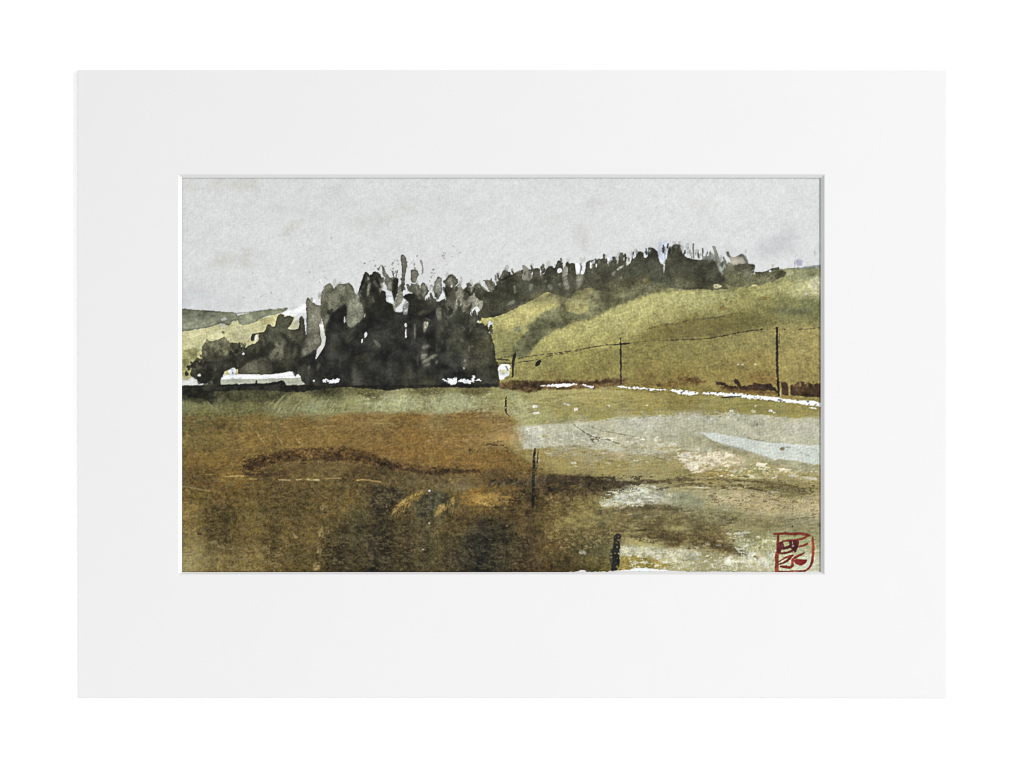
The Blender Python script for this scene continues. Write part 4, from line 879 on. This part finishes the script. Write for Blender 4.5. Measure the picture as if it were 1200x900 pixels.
stroke(pts("700,600,6 740,596,8 775,594,5 800,598,3"), (92, 78, 50), 6, .55, soft=2.6, wa=2, gran=.2); stroke(pts("722,622 760,621 800,623 830,620"), (84, 72, 46), 2.6, .5, soft=1.6, wa=1.4, gran=.2)
stroke(pts("740,628,3 780,628,9 815,631,12 845,638,11 870,648,7 890,655,3"), (96, 80, 48), 9, .72, soft=2.6, wa=2, ws=6, var=.2, gran=.18)
wash(pts("776,617 790,615 812,619 800,622 782,622"), (160, 150, 96), .5, 1.4, 2, 3, edge=.8)
wash(pts("728,640 760,640 800,643 825,648 818,656 780,654 740,652 726,648"), (186, 182, 150), .6, 2, 2, 4, gran=.1)
wash(pts("728,652 748,650 770,656 790,664 760,667 740,668 728,668"), (152, 132, 66), .75, 1.6, 1.4, 4, gran=.1); blob(755, 653.5, 2, 1.4, (140, 100, 58), .8)
for i in range(150):
    r_ = np.random.RandomState(2900+i); x = r_.uniform(730, 958); y = r_.uniform(624, 668)
    lim = 640 + (x < 850)*6
    if y < lim-12 and x < 850: continue
    blob(x, y, r_.uniform(.8, 4), r_.uniform(.6, 1.8), ((204, 204, 180), (196, 196, 168), (142, 128, 80), (168, 164, 116))[i % 4], r_.uniform(.3, .7), soft=.7, wa=1.4, ws=3)
wash(pts("862,632 880,626 890,636 884,650 868,648 860,640"), (160, 158, 112), .5, 2, 2, 4)
for t in ("860,640 876,646 888,648 882,653 866,648", "858,626 870,622 880,624 870,628", "848,655 858,650 856,664 850,662", "890,652 904,655 900,664 888,660"): wash(pts(t), (214, 214, 194), .7, .9, 1.6, 3)
stroke(pts("922,609 940,607 955,606"), (98, 90, 64), 1.2, .6, dry=.2); blob(928.5, 616.5, 1, 1, (60, 54, 44), .9)
# fine dark flecks all over the near ground
for i in range(170):
    r_ = np.random.RandomState(3100+i); x = r_.uniform(215, 720); y = r_.uniform(560, 668)
    blob(x, y, r_.uniform(.8, 3), r_.uniform(.8, 2.2), (48, 40, 28) if i % 2 else (128, 110, 66), r_.uniform(.12, .34), soft=1.1, wa=1.2, ws=3)

# ---- broken dry-brush over both fields
dry(pts("640,508 770,510 790,536 700,544 640,536"), (208, 206, 186), .25, .8)
dry(pts("640,520 800,520 800,548 640,546"), (148, 126, 76), .2, .6)
dry(pts("700,586 726,566 764,566 790,576 764,592 726,596"), (212, 213, 194), .4, .85)
dry(pts("790,530 850,530 872,542 850,548 812,554 798,542"), (226, 214, 186), .5, .8)
dry(pts("850,540 958,552 958,572 860,566"), (212, 200, 162), .25, .75); dry(pts("820,546 958,560 958,574 830,566"), (176, 148, 88), .25, .7)
dry(pts("826,574 900,576 958,588 958,606 880,600 830,590"), (198, 176, 132), .5, .7); dry(pts("820,566 958,570 958,606 820,592"), (118, 108, 66), .15, .7)
dry(pts("726,640 820,646 850,652 906,648 906,670 740,668"), (208, 208, 184), .3, .7, soft=4)
dry(pts("854,626 906,622 912,668 850,668 862,648"), (212, 212, 190), .3, .65, N=SPV, soft=6); dry(pts("900,636 960,640 960,670 900,670"), (208, 208, 186), .35, .65)
dry(pts("860,620 958,612 958,645 880,645"), (152, 150, 104), .3, .6); dry(pts("850,606 958,604 958,640 850,636"), (122, 114, 74), .2, .6)
dry(pts("640,556 752,558 752,574 640,576"), (62, 50, 35), .35, .75); dry(pts("746,558 880,558 954,566 954,580 860,572 746,570"), (96, 80, 50), .25, .75)
dry(pts("690,594 780,592 862,604 862,620 700,620"), (92, 77, 47), .35, .5); dry(pts("730,618 800,622 862,634 890,652 850,648 740,634"), (88, 72, 44), .35, .65)
dry(pts("640,582 720,584 720,640 640,650"), (150, 136, 88), .2, .5); dry(pts("732,484 870,480 872,490 734,494"), (196, 195, 178), .35, .8, soft=3)
dry(pts("215,488 600,486 600,548 440,530 290,532 215,545"), (168, 128, 70), .2, .45); dry(pts("215,488 600,486 600,556 215,556"), (96, 72, 40), .15, .5)
dry(pts("215,556 620,560 620,668 215,668"), (138, 120, 76), .2, .5); dry(pts("215,556 640,560 640,668 215,668"), (56, 46, 31), .15, .28)
dry(pts("215,630 330,640 330,670 215,670"), (144, 130, 92), .25, .35); dry(pts("400,600 640,600 640,668 400,668"), (44, 42, 33), .15, .3, N=SPV)
dry(pts("560,514 612,508 612,530 540,530"), (84, 66, 40), .15, .7); dry(pts("500,508 606,508 606,516 500,518"), (186, 146, 92), .25, .6)
dry(pts("600,458 960,476 960,486 600,496"), (128, 118, 66), .2, .5); dry(pts("420,460 580,460 580,484 420,484"), (176, 178, 136), .25, .5)
dry(pts("284,536 312,536 312,556 284,556"), (66, 46, 28), .35, .8); dry(pts("300,532 430,528 440,540 310,546"), (70, 49, 29), .25, .6); dry(pts("285,552 335,550 335,560 285,560"), (74, 54, 34), .3, .7)
wash(pts("545,612 590,606 604,630 600,672 530,672 536,640"), (42, 42, 33), .35, 9, 5, 12, var=.2, gran=.2)
wash(pts("400,600 460,596 470,672 396,672"), (56, 50, 35), .2, 9, 5, 12, var=.2, gran=.2)
# seam of the two washes, softened
wash(pts("600,500 612,498 618,512 616,528 604,530 598,514"), (172, 160, 116), .5, 4.5, 3, 6, var=.06)
wash(pts("588,506 606,503 610,514 604,522 586,518"), (178, 140, 84), .4, 5, 3, 6)
# ochre and straw touches left by the knife
for t in ("487,576 497,574.5 494,580 486,586 476,590 466,597 459,606 460,599 468,589 478,582", "513,592 519,590.5 523,595 517,599 514,605 509,605 511,598", "528,583 533,582 531,590 528.5,589"):
    wash(pts(t), (172, 138, 74), .55, 1.0, 1.8, 3, var=.15, gran=.3, edge=.8)
dry(pts("552,580 600,578 604,588 574,593 556,588"), (168, 126, 62), .5, .7, soft=3)
# ---- posts, poles, wires
INK = (34, 33, 32)
PO = "painted_pole"
stroke(z(590, 330, 6.316, "88,520,1 86,545,3.6 72,580,3.4 70,640,2.4 68,705,1.8"), (44, 40, 36), 3, .95, soft=.5, wa=.3, part=PO)
stroke(pts("726.8,396.5,1.4 727.3,404,2 727.6,425,1.8 727.8,449.5,1.6"), (46, 42, 40), 1.8, .95, soft=.45, wa=.25, part=PO+"_")
stroke(pts("718,404.4,1 726,403.4,2 734,402.8,2.2 739.5,402,1.2"), (50, 46, 40), 1.8, .9, soft=.45, wa=.25, part=PO+"_")
stroke(pts("910.5,384.5,2.8 910.4,400,2.6 910.8,430,3 912,450,3 912.6,463,2.4"), (48, 42, 36), 3, .95, soft=.5, wa=.5, ws=5, part=PO+"__")
stroke(pts("913.3,391,1 912.8,402,1.4"), (60, 54, 44), 1.2, .8)
def wire(t, c=(64, 56, 42), w=1.2, a=.85, gaps=0.0, seed=0):
    P = chaikin(pts(t), 2, False)
    r_ = np.random.RandomState(seed)
    L = np.r_[0, np.cumsum(np.hypot(*np.diff(P, axis=0).T))]
    s = 0.0
    while s < L[-1]:
        e = min(L[-1], s + r_.uniform(4, 11))
        q = np.linspace(s, e, 4)
        seg = [(np.interp(v, L, P[:, 0]), np.interp(v, L, P[:, 1]), w*k) for v, k in zip(q, (.7, 1.1, 1.1, .6))]
        stroke(seg, c, w, a*r_.uniform(.65, 1), soft=.45, wa=.2, sm=0)
        s = e + (r_.uniform(1, 4) if r_.rand() < gaps else -.3)
wire("607,420 625,417 650,414 672,411 690,407.5 706,405 722,403.5", gaps=.6, seed=1)
wire("607,424.5 618,423.5 632,420.5", w=1.2, gaps=.3, seed=2)
wire("640,417.5 660,414.5 680,411", w=1.0, a=.7, gaps=.6, seed=3)
wire("740,402 765,399.5 780,398.7", a=.35, gaps=.5, seed=4)
wire("780,398.7 805,398 830,396.7 845,394 862,390.5 880,387.5 893,386", w=1.3, gaps=.12, seed=5)
wire("893,386 905,385.3 920,386", a=.4, gaps=.5, seed=6)
wire("935,386 948,385.3 962,384", a=.7, w=1.0, gaps=.4, seed=7)
wire("762,398 800,394.5 840,392", a=.2, w=.9, gaps=.4, seed=8)
wash(z(590, 330, 6.316, "232,622 245,590 275,572 282,590 265,618 240,628"), (46, 40, 34), .95, .5, .3, part="painted_bird")
PS = "painted_post"
stroke(pts("593.6,464.5,1.4 592.8,470,2.6 592.6,480,2.4 594,485,1.8 597,487.5,1.4"), INK, 2.4, .95, soft=.45, wa=.5, ws=3, dry=.16, part=PS)
stroke(pts("627,526,2 626,535,3 625.6,550,3.6 625,570,3.8 624.6,585,3.6 624.4,594,3"), (36, 36, 36), 3, .93, soft=.5, wa=.5, dry=.16, part=PS+"_")
stroke(pts("630.5,527,1.4 629.6,540,2.2 628,556,2"), (40, 38, 34), 2, .85, soft=.45, wa=.5, dry=.28, part=PS+"_")
stroke(pts("626,536 629,533 629,548"), (150, 138, 100), 1, .5)
stroke(pts("723.6,629,8 722.6,640,8.5 721.4,650,9 722,660,9.5 720,668.5,7"), (34, 35, 36), 8, .93, soft=.7, wa=1.1, ws=3, dry=.24, part=PS+"__")
stroke(pts("717,645,4 716,655,5 718,662,4"), (40, 40, 36), 4, .7, soft=1, dry=.3)
# ---- ragged bare paper along the lower edge
wash(pts("640,672 660,671 676,669.6 680,668 690,670 716,669.6 726,668.4 738,668 744,666 752,665.4 760,666.4 772,667.4 784,668.6 800,669 806,670 850,669.6 905,670.2 975,668.8 975,690 200,690 200,671.8 500,671"), (232, 236, 232), 1, .5, .8, 3, var=.02, gran=.02, sm=0)
# the washes dried a little greener and greyer than mixed
R_, G_, B_ = C[..., 0], C[..., 1], C[..., 2]
C[..., 0] = np.where(R_ > G_, G_ + 0.72*(R_-G_), R_)
C[..., 2] = np.where(B_ < G_, G_ - 0.91*(G_-B_), B_)
# ---- red seal of the painter
SG = "signature_seal"
R1, R2 = (128, 56, 46), (166, 74, 54)
sg = lambda t: z(900, 615, 13.84, t)
for t, w, c, a in (("105,150,1.6 170,148,2.4 300,138,2.4 420,150,2.6 520,138,2.6 600,155,3 680,172,1.4", 2, (140, 58, 46), .95), ("672,170,1.8 610,205,2 540,232,2 400,255,2.2 290,255,2 200,290,1.6", 2, (146, 64, 48), .92),
        ("165,150,2.2 160,260,2.4 160,340,3 165,450,3.4", 3, (128, 50, 44), .95), ("148,455,3.4 140,540,4 148,620,3.6 140,700,4.2 146,765,4", 4, R2, .95),
        ("180,320,4 190,370,5 180,430,4", 4, (96, 36, 40), .92), ("200,300,3 235,310,2.4 240,350,3", 3, (98, 40, 42), .9), ("235,385,2.4 300,370,3 380,345,3.4", 3, (92, 36, 40), .92), ("195,458,1.6 270,462,2 350,440,2.2 430,400,3 465,350,3.6 475,280,4", 3, (112, 42, 42), .93), ("365,275,2.6 370,330,3 400,380,3", 3, (96, 38, 42), .92), ("430,270,3.5 450,330,5 440,420,3.4", 4, (98, 38, 42), .92),
        ("490,352,1.2 560,345,2.2 640,308,1.4", 2, (150, 60, 46), .9), ("185,590,1 270,540,1.8 330,515,2.4 395,500,2.6", 2, (150, 60, 46), .92), ("390,500,2.2 340,560,2.4 280,605,2 190,640,1.4", 2, (136, 50, 40), .93),
        ("205,675,2 290,685,2.8 370,692,2.8 400,650,2.8 395,570,2.6 450,525,2.6 520,490,2.2 590,455,1", 2, (138, 50, 40), .94), ("425,590,1.6 470,575,3 560,585,3 620,578,2", 2, (126, 42, 38), .93),
        ("728,200,1 722,280,2.8 738,380,2.8 728,520,2.4 712,620,2.4 670,700,2 610,745,2 520,752,1.4 400,752,1 280,760,1.2 175,755,1.6", 2, (160, 62, 50), .93)):
    stroke([(p[0], p[1], p[2]*1.12+.35) for p in sg(t)], (c[0]*.86, c[1]*.94, c[2]*.92), w, a, soft=.5, wa=.25, ws=3, var=.12, gran=.08, part=SG, edge=.1)
wash(sg("420,600 470,585 560,575 630,580 610,625 560,660 500,660 450,635"), (122, 44, 37), .95, .5, .3, part=SG)
stroke(sg("270,310 320,305"), (150, 142, 100), 1.4, .7); blob(900+408/13.84, 615+342/13.84, 1.2, 1, (206, 190, 176), .8); blob(900+230/13.84, 615+428/13.84, 1, .8, (190, 170, 160), .7)
# woven tooth catching the pigment, and the crispness of dried edges
def weave(a, p, sd):
    w = 1.6*fnoise(XX, YY, 15, 15, sd, 2)
    return np.sin(2*math.pi*((XX*math.cos(a)+YY*math.sin(a))/p + .55*w))
WEAVE = unit(weave(.62, 4.9, 171)*weave(-.95, 5.6, 173) + .25*weave(.62, 4.9, 171))
nsky = (LAB != part_id(SKY)).astype(np.float32)
lumC = C.mean(-1)
C *= (1 + WEAVE*(.007 + nsky*np.clip((lumC-35)/60, 0, 1)*.014))[..., None]
def gblur(A, sg_):
    R = int(sg_*2.5)+1; k_ = np.exp(-.5*(np.arange(-R, R+1)/sg_)**2); k_ /= k_.sum()
    for ax in (0, 1): A = sum(w*np.roll(A, o-R, ax) for o, w in enumerate(k_))
    return A
C += (.55*(C - gblur(C, 1.7)) + .12*(C - gblur(C, 7.0)))*(.35+.65*nsky)[..., None]
C = np.clip(C, 8, 250)
#PAINT_END

# ------------------------------------------------------------------ paint -> geometry
c01 = np.clip(C, 4, 252)/255.0
lin = np.where(c01 <= 0.04045, c01/12.92, ((c01+0.055)/1.055)**2.4)
ALB = np.clip(lin/LIGHT, 0.004, 0.86).astype(np.float32)

# relief: felt of the paper, a little smoother where the wash is thick
RELIEF = (TOOTH*0.000009 + 0.000006*HATCH + 0.000003*GR1 + 0.000005*WEAVE).astype(np.float32)
gx = (XX-600.0)*PX
gy = (450.0-YY)*PX

paint_e = bpy.data.objects.new("watercolour_painting", None)
paint_e.location = (0, 0, 0); paint_e.empty_display_size = 0.1
col.objects.link(paint_e)
tag(paint_e, "watercolour landscape of dark trees, brown field and pale sky inside the mat window", "painting")

# sheet of paper carrying the paint (its margin is held under the mat)
pa = wp(150, 150); pb = wp(1025, 735)
zt = Z_PAPER - 0.00012
V = [(pa[0], pb[1], 0.00002), (pb[0], pb[1], 0.00002), (pb[0], pa[1], 0.00002), (pa[0], pa[1], 0.00002),
     (pa[0], pb[1], zt), (pb[0], pb[1], zt), (pb[0], pa[1], zt), (pa[0], pa[1], zt)]
mesh_obj("paper_sheet", V, [(3, 2, 1, 0), (4, 5, 6, 7), (0, 1, 5, 4), (1, 2, 6, 5), (2, 3, 7, 6), (3, 0, 4, 7)], M_PAPER, paint_e)

cellL = LAB[:-1, :-1]
idx = np.arange(NY*NX, dtype=np.int64).reshape(NY, NX)
P3 = np.stack([gx, gy, Z_PAPER + RELIEF], -1).reshape(-1, 3).astype(np.float32)
A4 = np.ones((NY*NX, 4), np.float32); A4[:, :3] = ALB.reshape(-1, 3)
PLAB = {"painted_sky": "pale grey overcast sky wash", "painted_far_hill": "grey-green distant hill", "painted_hillside": "yellow-green sunlit hillside",
        "painted_ridge_trees": "row of dark trees along the ridge", "painted_tree_clump": "tall blackish clump of trees", "painted_house": "white-roofed house",
        "painted_light": "white touches under the trees", "painted_field": "brown and ochre field", "painted_lane": "white lane along the hill foot",
        "painted_bird": "small dark bird on the wire", "painted_pole": "dark utility pole", "painted_post": "dark fence post", "signature_seal": "red hand-painted signature seal in a square outline"}
for li, nm in enumerate(PARTS):
    m = cellL == li
    if not m.any(): continue
    jj, i2 = np.nonzero(m)
    quad = np.stack([idx[jj+1, i2], idx[jj+1, i2+1], idx[jj, i2+1], idx[jj, i2]], 1)
    u, inv = np.unique(quad.ravel(), return_inverse=True)
    nm = nm.rstrip('_')
    me = bpy.data.meshes.new(nm)
    n = len(quad)
    me.vertices.add(len(u)); me.vertices.foreach_set("co", P3[u].ravel())
    me.loops.add(n*4); me.loops.foreach_set("vertex_index", inv.astype(np.int32).ravel())
    me.polygons.add(n); me.polygons.foreach_set("loop_start", np.arange(0, n*4, 4, dtype=np.int32))
    me.update(calc_edges=True)
    at = me.color_attributes.new("pigment", 'FLOAT_COLOR', 'POINT')
    at.data.foreach_set("color", A4[u].ravel())
    me.materials.append(M_PAINT)
    o = bpy.data.objects.new(nm, me); col.objects.link(o); o.parent = paint_e
    if nm in PLAB: o["label"] = PLAB[nm]
